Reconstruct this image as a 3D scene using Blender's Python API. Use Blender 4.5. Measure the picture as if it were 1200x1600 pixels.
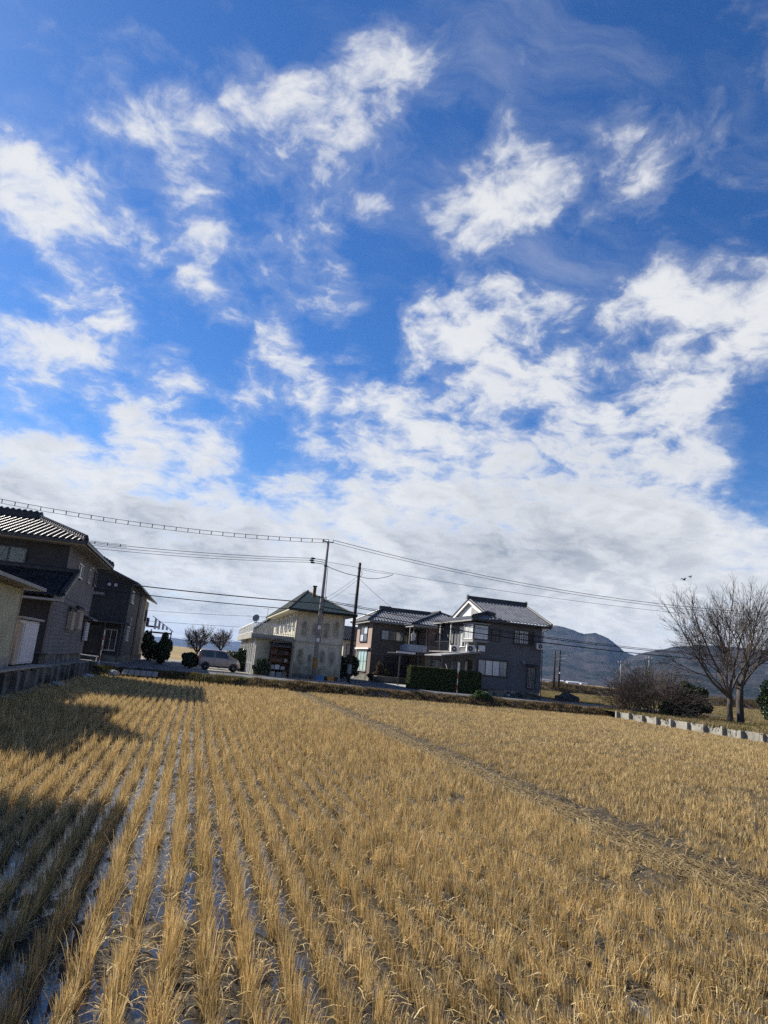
import bpy, bmesh, math, random
import numpy as np
from mathutils import Vector, Matrix

R = math.radians
sc = bpy.context.scene
for o in list(bpy.data.objects):
    bpy.data.objects.remove(o, do_unlink=True)
C = sc.collection

# ------------------------------------------------------------------ camera
# world frame: X across the paddy rows (right), Y along the rows (away), road level z = 0
CAM_F, CAM_PITCH, CAM_ROLL, CAM_YAW, CAM_H = 1067.2 / 1600.0, R(12.585), R(5.308), R(14.089), 1.7
fw = Vector((math.sin(CAM_YAW), math.cos(CAM_YAW), 0)); rt = Vector((math.cos(CAM_YAW), -math.sin(CAM_YAW), 0)); up = Vector((0, 0, 1))
cF = math.cos(CAM_PITCH) * fw + math.sin(CAM_PITCH) * up
cU0 = -math.sin(CAM_PITCH) * fw + math.cos(CAM_PITCH) * up
cR = math.cos(CAM_ROLL) * rt + math.sin(CAM_ROLL) * cU0
cU = -math.sin(CAM_ROLL) * rt + math.cos(CAM_ROLL) * cU0
cam_data = bpy.data.cameras.new('camera')
cam = bpy.data.objects.new('camera', cam_data); C.objects.link(cam)
cam_data.sensor_fit = 'VERTICAL'; cam_data.sensor_height = 36.0; cam_data.sensor_width = 27.0
cam_data.lens = 36.0 * CAM_F
cam_data.clip_start = 0.05; cam_data.clip_end = 30000
cam.matrix_world = Matrix(((cR.x, cU.x, -cF.x, 0), (cR.y, cU.y, -cF.y, 0), (cR.z, cU.z, -cF.z, CAM_H), (0, 0, 0, 1)))
sc.camera = cam

# ------------------------------------------------------------------ sun, sky, exposure
SUN_EL, SUN_AZ = R(35.0), R(-43.5)          # azimuth clockwise from +Y
sun_dir = Vector((math.sin(SUN_AZ) * math.cos(SUN_EL), math.cos(SUN_AZ) * math.cos(SUN_EL), math.sin(SUN_EL)))
sd = bpy.data.lights.new('sun', 'SUN'); sd.energy = 5.0; sd.angle = R(0.53); sd.color = (1.0, 0.93, 0.82)
so = bpy.data.objects.new('sun', sd); C.objects.link(so)
so.rotation_euler = (-sun_dir).to_track_quat('-Z', 'Y').to_euler(); so.location = (-60, 60, 80)
sc.view_settings.view_transform = 'Standard'; sc.view_settings.look = 'None'
sc.view_settings.exposure = 0.88; sc.view_settings.gamma = 1.0; sc.view_settings.use_curve_mapping = False
cy = sc.cycles
cy.use_denoising = False
cy.max_bounces = 6; cy.diffuse_bounces = 3; cy.glossy_bounces = 3; cy.transmission_bounces = 4
cy.transparent_max_bounces = 8; cy.volume_bounces = 0; cy.sample_clamp_indirect = 1.5

SKY_STRENGTH = 0.10


class NT:
    """tiny helper to write node trees"""
    def __init__(s, tree):
        s.t = tree
    def n(s, kind, **kw):
        nd = s.t.nodes.new(kind)
        for k, v in kw.items():
            setattr(nd, k, v)
        return nd
    def l(s, a, b):
        s.t.links.new(a, b)
    def put(s, sock, val):
        if isinstance(val, bpy.types.NodeSocket):
            s.l(val, sock)
        elif val is not None:
            if isinstance(val, (tuple, list)) and len(val) == 3 and sock.type == 'RGBA':
                val = (*val, 1)
            sock.default_value = val
    def m(s, op, a, b=None, c=None, clamp=False):
        nd = s.n('ShaderNodeMath', operation=op); nd.use_clamp = clamp
        for i, v in enumerate((a, b, c)):
            if v is not None:
                s.put(nd.inputs[i], v)
        return nd.outputs[0]
    def vm(s, op, a, b=None, scale=None):
        nd = s.n('ShaderNodeVectorMath', operation=op)
        s.put(nd.inputs[0], a)
        if b is not None:
            s.put(nd.inputs[1], b)
        if scale is not None:
            s.put(nd.inputs[3], scale)
        return nd.outputs[1] if op in ('DOT_PRODUCT', 'LENGTH', 'DISTANCE') else nd.outputs[0]
    def mr(s, v, a, b, c=0.0, d=1.0, smooth=True):
        nd = s.n('ShaderNodeMapRange'); nd.interpolation_type = 'SMOOTHSTEP' if smooth else 'LINEAR'
        for i, x in enumerate((v, a, b, c, d)):
            s.put(nd.inputs[i], x)
        return nd.outputs[0]
    def mix(s, f, a, b, blend='MIX'):
        nd = s.n('ShaderNodeMix', data_type='RGBA', blend_type=blend)
        s.put(nd.inputs[0], f); s.put(nd.inputs[6], a); s.put(nd.inputs[7], b)
        return nd.outputs[2]
    def noise(s, vec, scale, detail=4.0, rough=0.55, lac=2.0, dist=0.0):
        nd = s.n('ShaderNodeTexNoise'); s.put(nd.inputs['Vector'], vec)
        nd.inputs['Scale'].default_value = scale; nd.inputs['Detail'].default_value = detail
        nd.inputs['Roughness'].default_value = rough; nd.inputs['Lacunarity'].default_value = lac
        nd.inputs['Distortion'].default_value = dist
        return nd.outputs[0]


def pix_dir(px, py):
    x = (px - 600) / 1067.2; y = -(py - 800) / 1067.2
    return (cF + x * cR + y * cU).normalized()


world = bpy.data.worlds.new('World'); sc.world = world; world.use_nodes = True
world.cycles.sampling_method = 'MANUAL'; world.cycles.sample_map_resolution = 512
W = NT(world.node_tree)
bg = world.node_tree.nodes['Background']
sky = W.n('ShaderNodeTexSky'); sky.sky_type = 'NISHITA'; sky.sun_disc = False
sky.sun_elevation = SUN_EL; sky.sun_rotation = SUN_AZ
sky.air_density = 1.0; sky.dust_density = 0.25; sky.ozone_density = 2.5; sky.altitude = 50
tc = W.n('ShaderNodeTexCoord')
dirv = tc.outputs['Generated']
sep = W.n('ShaderNodeSeparateXYZ'); W.l(dirv, sep.inputs[0])
elz = W.m('MAXIMUM', sep.outputs[2], 0.0)
den = W.m('ADD', elz, 0.30)
px_ = W.m('DIVIDE', sep.outputs[0], den); py_ = W.m('DIVIDE', sep.outputs[1], den)
cmb = W.n('ShaderNodeCombineXYZ'); W.l(px_, cmb.inputs[0]); W.l(py_, cmb.inputs[1])
P = cmb.outputs[0]
# cloud field over the whole sky: streets of cumulus with a bank towards the horizon
# (sky positions of single clouds: direction, angular radius in degrees, weight)
CLOUDS = [
    (420, 200, 3.9, .30), (385, 215, 3.2, .25), (500, 190, 3.2, .26), (560, 130, 3.4, .30), (600, 100, 3.2, .24), (470, 240, 2.6, .16), (580, 210, 3.0, .14),
    (290, 230, 3.6, .20), (310, 285, 2.6, .20), (270, 180, 2.5, .12), (335, 350, 2.4, .10),
    (60, 300, 3.6, .28), (110, 340, 3.6, .30), (160, 395, 3.6, .28), (200, 370, 2.8, .18), (30, 265, 2.4, .18),
    (110, 150, 4.0, .10), (170, 220, 3.5, .09), (210, 40, 2.5, .14), (120, 85, 2.4, .10), (640, 110, 3.0, .09), (760, 60, 5.5, .05),
    (720, 320, 3.4, .26), (790, 310, 3.6, .26), (860, 280, 2.6, .22), (900, 345, 2.6, .20), (725, 370, 2.6, .20), (820, 350, 2.4, .16),
    (960, 180, 2.6, .12), (1000, 165, 1.8, .12), (1005, 245, 2.0, .13), (1000, 310, 1.8, .13), (785, 205, 1.6, .13), (735, 245, 1.2, .10),
    (480, 420, 4.2, .17), (520, 460, 3.0, .15), (300, 470, 2.4, .24), (350, 430, 3.2, .12), (490, 340, 2.4, .10), (580, 330, 1.4, .12), (620, 380, 3.0, .09), (270, 390, 3.0, .08),
    (60, 510, 3.4, .25), (140, 525, 3.2, .25), (30, 575, 2.8, .20), (120, 590, 2.6, .14), (250, 615, 3.2, .20), (190, 545, 2.4, .10), (270, 570, 1.8, .10),
    (640, 530, 2.6, .26), (700, 500, 3.2, .28), (760, 500, 3.2, .28), (830, 480, 3.2, .26), (700, 560, 3.2, .22), (650, 480, 2.0, .12),
    (940, 510, 3.2, .24), (1010, 510, 3.6, .26), (1090, 480, 4.4, .30), (1160, 520, 4.6, .32), (1180, 460, 4.0, .26), (1060, 560, 3.6, .20),
    (430, 580, 3.2, .21), (470, 600, 2.6, .16), (555, 560, 1.6, .26), (370, 630, 2.2, .12), (400, 540, 2.2, .10),
    (230, 680, 2.6, .26), (280, 690, 2.8, .28), (330, 705, 2.6, .26), (190, 668, 1.6, .20),
    (520, 660, 3.4, .25), (600, 655, 3.6, .28), (680, 650, 3.6, .27), (760, 605, 3.4, .26), (840, 600, 4.2, .30), (930, 620, 4.0, .28), (1020, 630, 3.6, .26), (1110, 670, 3.2, .22),
    (640, 720, 5.2, .28), (760, 720, 5.2, .28), (880, 720, 5.5, .30), (1000, 740, 5.5, .26), (1100, 790, 4.4, .20), (980, 830, 6.0, .22), (840, 830, 6.0, .16),
    (30, 720, 3.8, .20), (110, 750, 3.8, .18), (200, 770, 3.6, .12), (350, 790, 4.0, .12), (500, 780, 4.6, .14), (660, 820, 6.0, .12), (470, 720, 2.6, .10),
    # gaps
    (1190, 765, 1.8, -.26), (1170, 715, 1.4, -.12), (1050, 940, 2.6, -.08), (420, 705, 2.2, -.12), (640, 600, 2.0, -.10), (1190, 640, 1.8, -.10),
]
cov = None
for (bx, by, rad, wgt) in CLOUDS:
    d = pix_dir(bx, by)
    dt = W.vm('DOT_PRODUCT', dirv, (d.x, d.y, d.z))
    g = W.mr(dt, math.cos(R(rad * 1.35)), 1.0, 0.0, wgt)
    cov = g if cov is None else W.m('ADD', cov, g)
cov = W.m('MINIMUM', W.m('MULTIPLY', cov, 0.95), 0.40)
# general cover rises towards the horizon, all round
bank = W.m('ADD', W.mr(elz, 0.08, 0.46, 0.10, -0.06), W.mr(elz, 0.12, 0.29, 0.46, 0.0))
cov = W.m('ADD', cov, bank)
warp = W.n('ShaderNodeTexNoise'); W.put(warp.inputs['Vector'], P); warp.inputs['Scale'].default_value = 6.0; warp.inputs['Detail'].default_value = 5
wv = W.vm('SCALE', W.vm('SUBTRACT', warp.outputs[1], (0.5, 0.5, 0.5)), scale=0.13)
Pw = W.vm('ADD', P, wv)
n1 = W.noise(Pw, 6.5, 10.0, 0.58)
n2 = W.noise(Pw, 24.0, 6.0, 0.60)
nn = W.m('ADD', W.m('MULTIPLY', n1, 0.74), W.m('MULTIPLY', n2, 0.26))
nn = W.m('MULTIPLY_ADD', W.m('SUBTRACT', nn, 0.5), W.mr(elz, 0.12, 0.42, 1.15, 2.25), 0.5)
Ps = W.vm('ADD', Pw, (sun_dir.x * 0.045, sun_dir.y * 0.045, 0))
ns = W.noise(Ps, 6.5, 6.0, 0.56)
val = W.m('ADD', nn, cov)
core = W.mr(val, 0.58, 1.03, 0.0, 0.95)
veil = W.mr(val, 0.42, 1.0, 0.0, 0.34)
cir = W.n('ShaderNodeMapping'); cir.inputs['Rotation'].default_value = (0, 0, R(35)); cir.inputs['Scale'].default_value = (1.0, 2.6, 1.0); W.l(Pw, cir.inputs[0])
cirrus = W.mr(W.noise(cir.outputs[0], 1.7, 8.0, 0.62), 0.48, 0.80, 0.0, 0.28)
alpha = W.m('MAXIMUM', W.m('MAXIMUM', core, veil), cirrus)
thick = W.mr(val, 0.80, 1.18)
light = W.m('SUBTRACT', ns, n1)              # >0: denser towards the sun -> this side is in shade
shade = W.mr(light, -0.12, 0.14)
big = W.mr(W.noise(Pw, 1.7, 4.0, 0.5), 0.40, 0.66)
dark = W.m('MULTIPLY', thick, W.m('ADD', W.m('MULTIPLY', shade, 0.40), W.m('MULTIPLY', big, 0.58)))
lowd = W.mr(elz, 0.46, 0.12, 0.25, 1.0)
dark = W.m('MULTIPLY', dark, lowd, clamp=True)
K = 1.0 / SKY_STRENGTH
c_lit = (0.465 * K, 0.47 * K, 0.475 * K)
c_drk = (0.168 * K, 0.19 * K, 0.222 * K)
ccol = W.mix(dark, c_lit, c_drk)
hs = W.n('ShaderNodeHueSaturation'); hs.inputs['Saturation'].default_value = 1.24; hs.inputs['Value'].default_value = 1.0
W.l(sky.outputs[0], hs.inputs['Color'])
skyc = W.mix(1.0, hs.outputs[0], (0.365, 0.515, 0.70), 'MULTIPLY')
W.l(W.mix(alpha, skyc, ccol), bg.inputs[0])
bg.inputs[1].default_value = SKY_STRENGTH

# ------------------------------------------------------------------ materials
MATS = {}


def mat(name, c1, c2=None, scale=3.0, rough=0.8, bump=0.0, bscale=None, detail=5.0, spec=0.3, metal=0.0, trans=0.0,
        coat=0.0, stretch=None, attr=None, contrast=(0.35, 0.65), c3=None, scale3=0.6, thr3=(0.55, 0.7)):
    m = bpy.data.materials.new(name); m.use_nodes = True; MATS[name] = m
    t = NT(m.node_tree); bs = m.node_tree.nodes['Principled BSDF']
    tcn = t.n('ShaderNodeTexCoord'); v = tcn.outputs['Object']
    if stretch:
        mp = t.n('ShaderNodeMapping'); mp.inputs['Scale'].default_value = stretch; t.l(v, mp.inputs[0]); v = mp.outputs[0]
    col = None
    if c2 is not None:
        f = t.mr(t.noise(v, scale, detail), contrast[0], contrast[1])
        col = t.mix(f, c1, c2)
    if c3 is not None:
        f3 = t.mr(t.noise(tcn.outputs['Object'], scale3, 6.0, 0.6), thr3[0], thr3[1])
        col = t.mix(f3, col if col is not None else c1, c3)
    if attr:
        at = t.n('ShaderNodeAttribute'); at.attribute_name = attr
        col = at.outputs['Color'] if col is None else t.mix(1.0, col, at.outputs['Color'], 'MULTIPLY')
    t.put(bs.inputs['Base Color'], col if col is not None else c1)
    bs.inputs['Roughness'].default_value = rough; bs.inputs['Metallic'].default_value = metal
    bs.inputs['Specular IOR Level'].default_value = spec
    bs.inputs['Coat Weight'].default_value = coat; bs.inputs['Coat Roughness'].default_value = 0.05
    if bump:
        bp = t.n('ShaderNodeBump'); bp.inputs['Strength'].default_value = bump; bp.inputs['Distance'].default_value = 0.02
        t.l(t.noise(v, bscale or scale * 4, 4.0), bp.inputs['Height']); t.l(bp.outputs[0], bs.inputs['Normal'])
    if trans:
        tr = t.n('ShaderNodeBsdfTranslucent'); mx = t.n('ShaderNodeMixShader'); mx.inputs[0].default_value = trans
        t.put(tr.inputs[0], col if col is not None else c1)
        out = m.node_tree.nodes['Material Output']
        t.l(bs.outputs[0], mx.inputs[1]); t.l(tr.outputs[0], mx.inputs[2]); t.l(mx.outputs[0], out.inputs[0])
    return m


mat('tile_black', (.020, .021, .024), (.036, .037, .041), 1.2, rough=0.45, spec=0.08, bump=.1)
mat('tile_grey', (.10, .102, .105), (.16, .162, .165), 1.6, rough=0.32, spec=0.5, bump=.1, coat=.2)
mat('ridge_black', (.022, .024, .028), (.04, .042, .046), 2.0, rough=.45)
mat('wall_charcoal', (.032, .034, .038), (.042, .044, .048), 1.0, rough=.75)
mat('wall_greige', (.135, .13, .135), (.165, .158, .16), .8, rough=.8, bump=.15, bscale=30)
mat('wall_slate', (.108, .110, .120), (.132, .134, .143), .7, rough=.85, bump=.25, bscale=25, c3=(.092, .094, .104), scale3=.5)
mat('wall_brownblock', (.10, .082, .070), (.13, .105, .09), .8, rough=.85, bump=.2, bscale=25, c3=(.075, .065, .06), scale3=.6)
mat('wall_pink', (.29, .215, .175), (.33, .245, .20), .8, rough=.85, bump=.2, bscale=25)
mat('wall_mauve', (.20, .145, .125), (.235, .17, .15), .8, rough=.85, bump=.2, bscale=25)
mat('wall_cream', (.62, .57, .455), (.53, .49, .385), 1.4, rough=.9, bump=.2, bscale=20, attr='stain')
mat('wall_cream_side', (.50, .47, .37), (.40, .37, .28), 1.1, rough=.9, bump=.2, c3=(.34, .29, .19), scale3=1.4, thr3=(.60, .80), stretch=(1, 1, .35))
mat('garage_metal', (.42, .42, .30), (.34, .34, .24), 1.2, rough=.55, spec=.4)
mat('wood_brown', (.075, .05, .038), (.11, .075, .055), 3.0, rough=.7, stretch=(1, 1, .15))
mat('wall_tan', (.44, .37, .29), (.37, .31, .25), 1.0, rough=.85)
mat('white_paint', (.76, .76, .74), (.66, .66, .63), 2.5, rough=.55)
mat('white_enamel', (.60, .61, .64), (.54, .55, .58), 1.5, rough=.4)
mat('grey_trim', (.22, .22, .22), (.27, .27, .27), 2.0, rough=.6)
mat('soffit', (.33, .33, .31), (.27, .27, .26), 1.0, rough=.8)
mat('dark_metal', (.020, .021, .024), (.035, .036, .04), 3.0, rough=.45, spec=.5)
mat('frame_dark', (.018, .019, .022), (.026, .027, .03), 3.0, rough=.4, spec=.5)
mat('frame_silver', (.42, .43, .44), (.36, .37, .38), 3.0, rough=.35, metal=.6)
mat('pane_pale', (.58, .60, .60), (.44, .47, .48), 1.6, rough=.12, spec=.6, coat=.8, stretch=(3, 3, .5))
mat('pane_dark', (.022, .024, .027), (.05, .052, .056), 1.4, rough=.06, spec=.5)
mat('pane_mid', (.16, .17, .175), (.30, .31, .31), 1.8, rough=.06, spec=.7, coat=.8, stretch=(3, 3, .5))
mat('pane_teal', (.30, .50, .47), (.42, .60, .56), 1.8, rough=.15, spec=.5, coat=.4)
mat('curtain', (.50, .52, .52), (.40, .42, .43), 1.0, rough=.9)
mat('concrete', (.20, .19, .165), (.13, .125, .11), 1.8, rough=.9, bump=.4, bscale=18, c3=(.045, .045, .036), scale3=1.1, thr3=(.42, .66))
mat('concrete_light', (.34, .325, .285), (.26, .25, .215), 1.6, rough=.9, bump=.4, bscale=18, c3=(.12, .115, .09), scale3=1.2, thr3=(.50, .72))
mat('concrete_pole', (.27, .255, .24), (.21, .20, .19), 2.0, rough=.85, stretch=(3, 3, .3))
mat('wood_pole', (.050, .038, .032), (.035, .028, .025), 3.0, rough=.85, stretch=(4, 4, .3))
mat('asphalt', (.075, .078, .085), (.10, .102, .107), .45, rough=.85, bump=.3, bscale=40, c3=(.055, .057, .062), scale3=.25)
mat('asphalt_side', (.060, .063, .072), (.085, .088, .095), .5, rough=.8, bump=.3, bscale=40, c3=(.14, .14, .14), scale3=.35, thr3=(.60, .75))
mat('kerb', (.36, .355, .34), (.29, .285, .27), 2.0, rough=.9, bump=.2)
mat('gravel', (.17, .16, .145), (.24, .225, .20), 6.0, rough=.95, bump=.6, bscale=30)
mat('soil', (.085, .065, .045), (.14, .11, .075), 2.0, rough=.95, bump=.6, bscale=14, c3=(.20, .155, .085), scale3=.9)
mat('turf', (.25, .195, .095), (.33, .26, .13), .8, rough=.95, bump=.6, bscale=10, c3=(.13, .115, .045), scale3=.35, thr3=(.5, .7))
mat('bark', (.040, .034, .029), (.075, .064, .054), 5.0, rough=.9, bump=.4, stretch=(1, 1, .3))
mat('bark_dark', (.055, .043, .037), (.090, .073, .062), 5.0, rough=.9, stretch=(1, 1, .3))
mat('leaf_dark', (.022, .040, .014), (.045, .068, .022), 2.0, rough=.45, spec=.5, trans=.12)
mat('leaf_hedge', (.050, .075, .018), (.085, .105, .028), 3.0, rough=.6, trans=.15)
mat('leaf_glossy', (.030, .052, .020), (.060, .085, .035), 3.0, rough=.28, spec=.6, trans=.12)
mat('leaf_fern', (.055, .095, .028), (.085, .13, .04), 3.0, rough=.55, trans=.2)
mat('leaf_dry', (.11, .075, .045), (.16, .11, .065), 3.0, rough=.8, trans=.15)
mat('roof_green', (.005, .014, .010), (.008, .019, .013), .8, rough=.50, spec=.12)
mat('rust', (.13, .07, .04), (.07, .05, .04), 3.0, rough=.9, c3=(.20, .11, .06), scale3=2.0)
mat('blue_plastic', (.10, .22, .45), (.13, .26, .48), 2.0, rough=.5)
mat('orange_plastic', (.62, .26, .05), (.52, .22, .05), 2.0, rough=.5)
mat('red_paint', (.50, .06, .04), (.42, .07, .05), 2.0, rough=.5)
mat('yellow_paint', (.36, .19, .03), (.20, .11, .03), 2.0, rough=.6)
mat('cable_black', (.012, .012, .013), rough=.5)
mat('white_rubble', (.55, .54, .51), (.36, .35, .33), 4.0, rough=.9)
mat('van_paint', (.235, .195, .19), (.255, .212, .207), .6, rough=.30, spec=.5, metal=.2, coat=.5)
mat('tyre', (.018, .018, .018), (.028, .028, .028), 6.0, rough=.85)
mat('rim_metal', (.50, .50, .50), (.42, .42, .42), 6.0, rough=.3, metal=.8)
mat('lamp_glass', (.62, .63, .64), (.5, .5, .5), 6.0, rough=.1, coat=.8)
mat('lamp_red', (.45, .03, .025), (.4, .03, .02), 6.0, rough=.15, coat=.8)
mat('slat_dark', (.028, .026, .026), (.045, .04, .038), 3.0, rough=.7)
mat('feather', (.012, .012, .013), (.02, .02, .022), 8.0, rough=.6)
mat('wood_plank', (.20, .15, .10), (.27, .21, .14), 4.0, rough=.8, stretch=(.3, 3, 3))
mat('snowy_white', (.75, .77, .80), (.65, .67, .70), 2.0, rough=.7)

# ------------------------------------------------------------------ mesh helpers
ROOTBASE = {}


def V3(p):
    return Vector((float(p[0]), float(p[1]), float(p[2])))


class MB:
    def __init__(s):
        s.v = []; s.f = []; s.col = None
    def quad(s, *pts):
        i = len(s.v); s.v.extend([tuple(p) for p in pts]); s.f.append(tuple(range(i, i + len(pts)))); return s
    def box(s, x0, x1, y0, y1, z0, z1):
        i = len(s.v)
        s.v += [(x0, y0, z0), (x1, y0, z0), (x1, y1, z0), (x0, y1, z0), (x0, y0, z1), (x1, y0, z1), (x1, y1, z1), (x0, y1, z1)]
        s.f += [(i, i + 3, i + 2, i + 1), (i + 4, i + 5, i + 6, i + 7), (i, i + 1, i + 5, i + 4), (i + 1, i + 2, i + 6, i + 5), (i + 2, i + 3, i + 7, i + 6), (i + 3, i, i + 4, i + 7)]
        return s
    def obox(s, P, U, V, N, u0, u1, v0, v1, n0, n1):
        i = len(s.v); P = V3(P); U = V3(U); V = V3(V); N = V3(N)
        for n in (n0, n1):
            for (u, v) in ((u0, v0), (u1, v0), (u1, v1), (u0, v1)):
                s.v.append(tuple(P + U * u + V * v + N * n))
        s.f += [(i, i + 3, i + 2, i + 1), (i + 4, i + 5, i + 6, i + 7), (i, i + 1, i + 5, i + 4), (i + 1, i + 2, i + 6, i + 5), (i + 2, i + 3, i + 7, i + 6), (i + 3, i, i + 4, i + 7)]
        return s
    def prism(s, pts, off):
        """closed polygon pts extruded by vector off"""
        i = len(s.v); n = len(pts); off = V3(off)
        s.v += [tuple(p) for p in pts]; s.v += [tuple(V3(p) + off) for p in pts]
        s.f.append(tuple(range(i + n - 1, i - 1, -1))); s.f.append(tuple(range(i + n, i + 2 * n)))
        for k in range(n):
            k2 = (k + 1) % n
            s.f.append((i + k, i + k2, i + n + k2, i + n + k))
        return s
    def chain(s, pts, rads, n=6, cap=True):
        """tube through a list of points"""
        pts = [V3(p) for p in pts]; i0 = len(s.v)
        prev = None
        for k, p in enumerate(pts):
            d = (pts[min(k + 1, len(pts) - 1)] - pts[max(k - 1, 0)])
            if d.length < 1e-9:
                d = Vector((0, 0, 1))
            d.normalize()
            if prev is None:
                a = d.orthogonal().normalized()
            else:
                a = prev - d * prev.dot(d)
                a = a.normalized() if a.length > 1e-6 else d.orthogonal().normalized()
            prev = a; b = d.cross(a)
            for j in range(n):
                t = 2 * math.pi * j / n
                s.v.append(tuple(p + (a * math.cos(t) + b * math.sin(t)) * rads[k]))
        for k in range(len(pts) - 1):
            for j in range(n):
                j2 = (j + 1) % n
                s.f.append((i0 + k * n + j, i0 + k * n + j2, i0 + (k + 1) * n + j2, i0 + (k + 1) * n + j))
        if cap:
            s.f.append(tuple(range(i0 + n - 1, i0 - 1, -1))); e = i0 + (len(pts) - 1) * n
            s.f.append(tuple(range(e, e + n)))
        return s
    def tube(s, p, q, r0, r1=None, n=8):
        return s.chain([p, q], [r0, r0 if r1 is None else r1], n)
    def disc(s, c, axis, r, th, n=20):
        c = V3(c); a = V3(axis).normalized()
        return s.chain([c - a * th / 2, c + a * th / 2], [r, r], n)
    def lathe(s, c, axis, prof, n=20):
        c = V3(c); a = V3(axis).normalized()
        return s.chain([c + a * t for t, r in prof], [r for t, r in prof], n)
    def build(s, name, m, parent=None, smooth=False, base=None, bevel=0.0):
        me = bpy.data.meshes.new(name)
        root = parent
        while root is not None and root.parent is not None:
            root = root.parent
        off = V3(ROOTBASE[root.name]) if root is not None else (V3(base) if base is not None else Vector((0, 0, 0)))
        vv = np.array(s.v, dtype=np.float64).reshape(-1, 3) - np.array(off)
        me.from_pydata(vv.tolist(), [], s.f); me.update()
        if s.col is not None:
            a = me.attributes.new('stain', 'FLOAT_COLOR', 'POINT'); a.data.foreach_set('color', np.array(s.col, dtype=np.float32).ravel())
        o = bpy.data.objects.new(name, me); C.objects.link(o)
        if m:
            me.materials.append(MATS[m] if isinstance(m, str) else m)
        if smooth:
            me.polygons.foreach_set('use_smooth', [True] * len(me.polygons))
        if bevel:
            b = o.modifiers.new('bevel', 'BEVEL'); b.width = bevel; b.segments = 2; b.limit_method = 'ANGLE'
        if parent is not None:
            o.parent = parent
        else:
            o.location = off; ROOTBASE[o.name] = tuple(off)
        return o


def tag(o, label=None, cat=None, group=None, kind=None):
    if label: o['label'] = label
    if cat: o['category'] = cat
    if group: o['group'] = group
    if kind: o['kind'] = kind
    return o


def thing(name, label, cat, base, group=None):
    o = bpy.data.objects.new(name, None); C.objects.link(o); o.location = base; o.empty_display_size = .3
    ROOTBASE[o.name] = tuple(base)
    return tag(o, label, cat, group)


def struct(name, mb, m, smooth=False, base=None):
    return tag(mb.build(name, m, None, smooth, base), kind='structure')


def stuffpart(o):
    o['kind'] = 'stuff'; return o


def copy_thing(src, loc, label, rotz=0.0):
    r = src.copy(); C.objects.link(r); r.location = loc; r.rotation_euler.z = rotz; r['label'] = label
    ROOTBASE[r.name] = tuple(loc)
    for ch in list(src.children):
        c = ch.copy(); C.objects.link(c); c.parent = r
        for g in list(ch.children):
            d = g.copy(); C.objects.link(d); d.parent = c
    return r


def raw_mesh(name, verts, quads, m, tris=None, parent=None, base=None, colors=None, smooth=False):
    """fast mesh from numpy arrays (quads Nx4)"""
    verts = np.asarray(verts, dtype=np.float32)
    root = parent
    while root is not None and root.parent is not None:
        root = root.parent
    off = ROOTBASE[root.name] if root is not None else (base if base is not None else (0, 0, 0))
    verts = verts - np.array(off, dtype=np.float32)
    me = bpy.data.meshes.new(name)
    nq = len(quads); k = quads.shape[1]
    me.vertices.add(len(verts)); me.vertices.foreach_set('co', verts.ravel())
    me.loops.add(nq * k); me.loops.foreach_set('vertex_index', np.asarray(quads, dtype=np.int32).ravel())
    me.polygons.add(nq); me.polygons.foreach_set('loop_start', np.arange(0, nq * k, k, dtype=np.int32))
    if colors is not None:
        a = me.attributes.new('tint', 'FLOAT_COLOR', 'POINT'); a.data.foreach_set('color', np.asarray(colors, dtype=np.float32).ravel())
    me.update(calc_edges=True)
    if smooth:
        me.polygons.foreach_set('use_smooth', np.ones(nq, dtype=bool))
    o = bpy.data.objects.new(name, me)
    if m: me.materials.append(MATS[m] if isinstance(m, str) else m)
    if parent is not None: o.parent = parent
    else:
        o.location = off; ROOTBASE[o.name] = tuple(off)
    return o


def leaf_cloud(name, centers, size, m, parent, rng, aspect=.5, base=None, flat=0.0, jitter=.35):
    """rhombic leaves, random orientation, at the given centres"""
    c = np.asarray(centers, dtype=np.float32); n = len(c)
    d = rng.normal(size=(n, 3)); d[:, 2] *= (1 - flat); d /= np.linalg.norm(d, axis=1)[:, None] + 1e-9
    e = rng.normal(size=(n, 3)); e -= d * (d * e).sum(1)[:, None]; e /= np.linalg.norm(e, axis=1)[:, None] + 1e-9
    s = size * (1 + jitter * rng.normal(size=n)).clip(.4, 2)[:, None]
    v = np.stack([c - d * s, c + e * s * aspect, c + d * s, c - e * s * aspect], 1).reshape(-1, 3)
    q = np.arange(4 * n).reshape(-1, 4)
    o = raw_mesh(name, v, q, m, parent=parent, base=base); C.objects.link(o)
    return o


def shell_points(rng, n, lobes, inner=.72, cut=None):
    """points near the surface of a union of ellipsoids (cx,cy,cz,rx,ry,rz)"""
    out = []
    L = np.array(lobes); w = L[:, 3] * L[:, 4] + L[:, 5] * L[:, 4]; w = w / w.sum()
    while sum(len(a) for a in out) < n:
        k = rng.choice(len(L), size=n, p=w)
        d = rng.normal(size=(n, 3)); d /= np.linalg.norm(d, axis=1)[:, None]
        r = inner + (1.06 - inner) * rng.random(n) ** .7
        p = L[k, :3] + d * L[k, 3:] * r[:, None]
        ok = np.ones(n, bool)
        for j in range(len(L)):
            q = (p - L[j, :3]) / L[j, 3:]
            ok &= (np.linalg.norm(q, axis=1) > inner) | (k == j)
        if cut is not None:
            ok &= p[:, 2] > cut
        out.append(p[ok])
    return np.concatenate(out)[:n]


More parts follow.
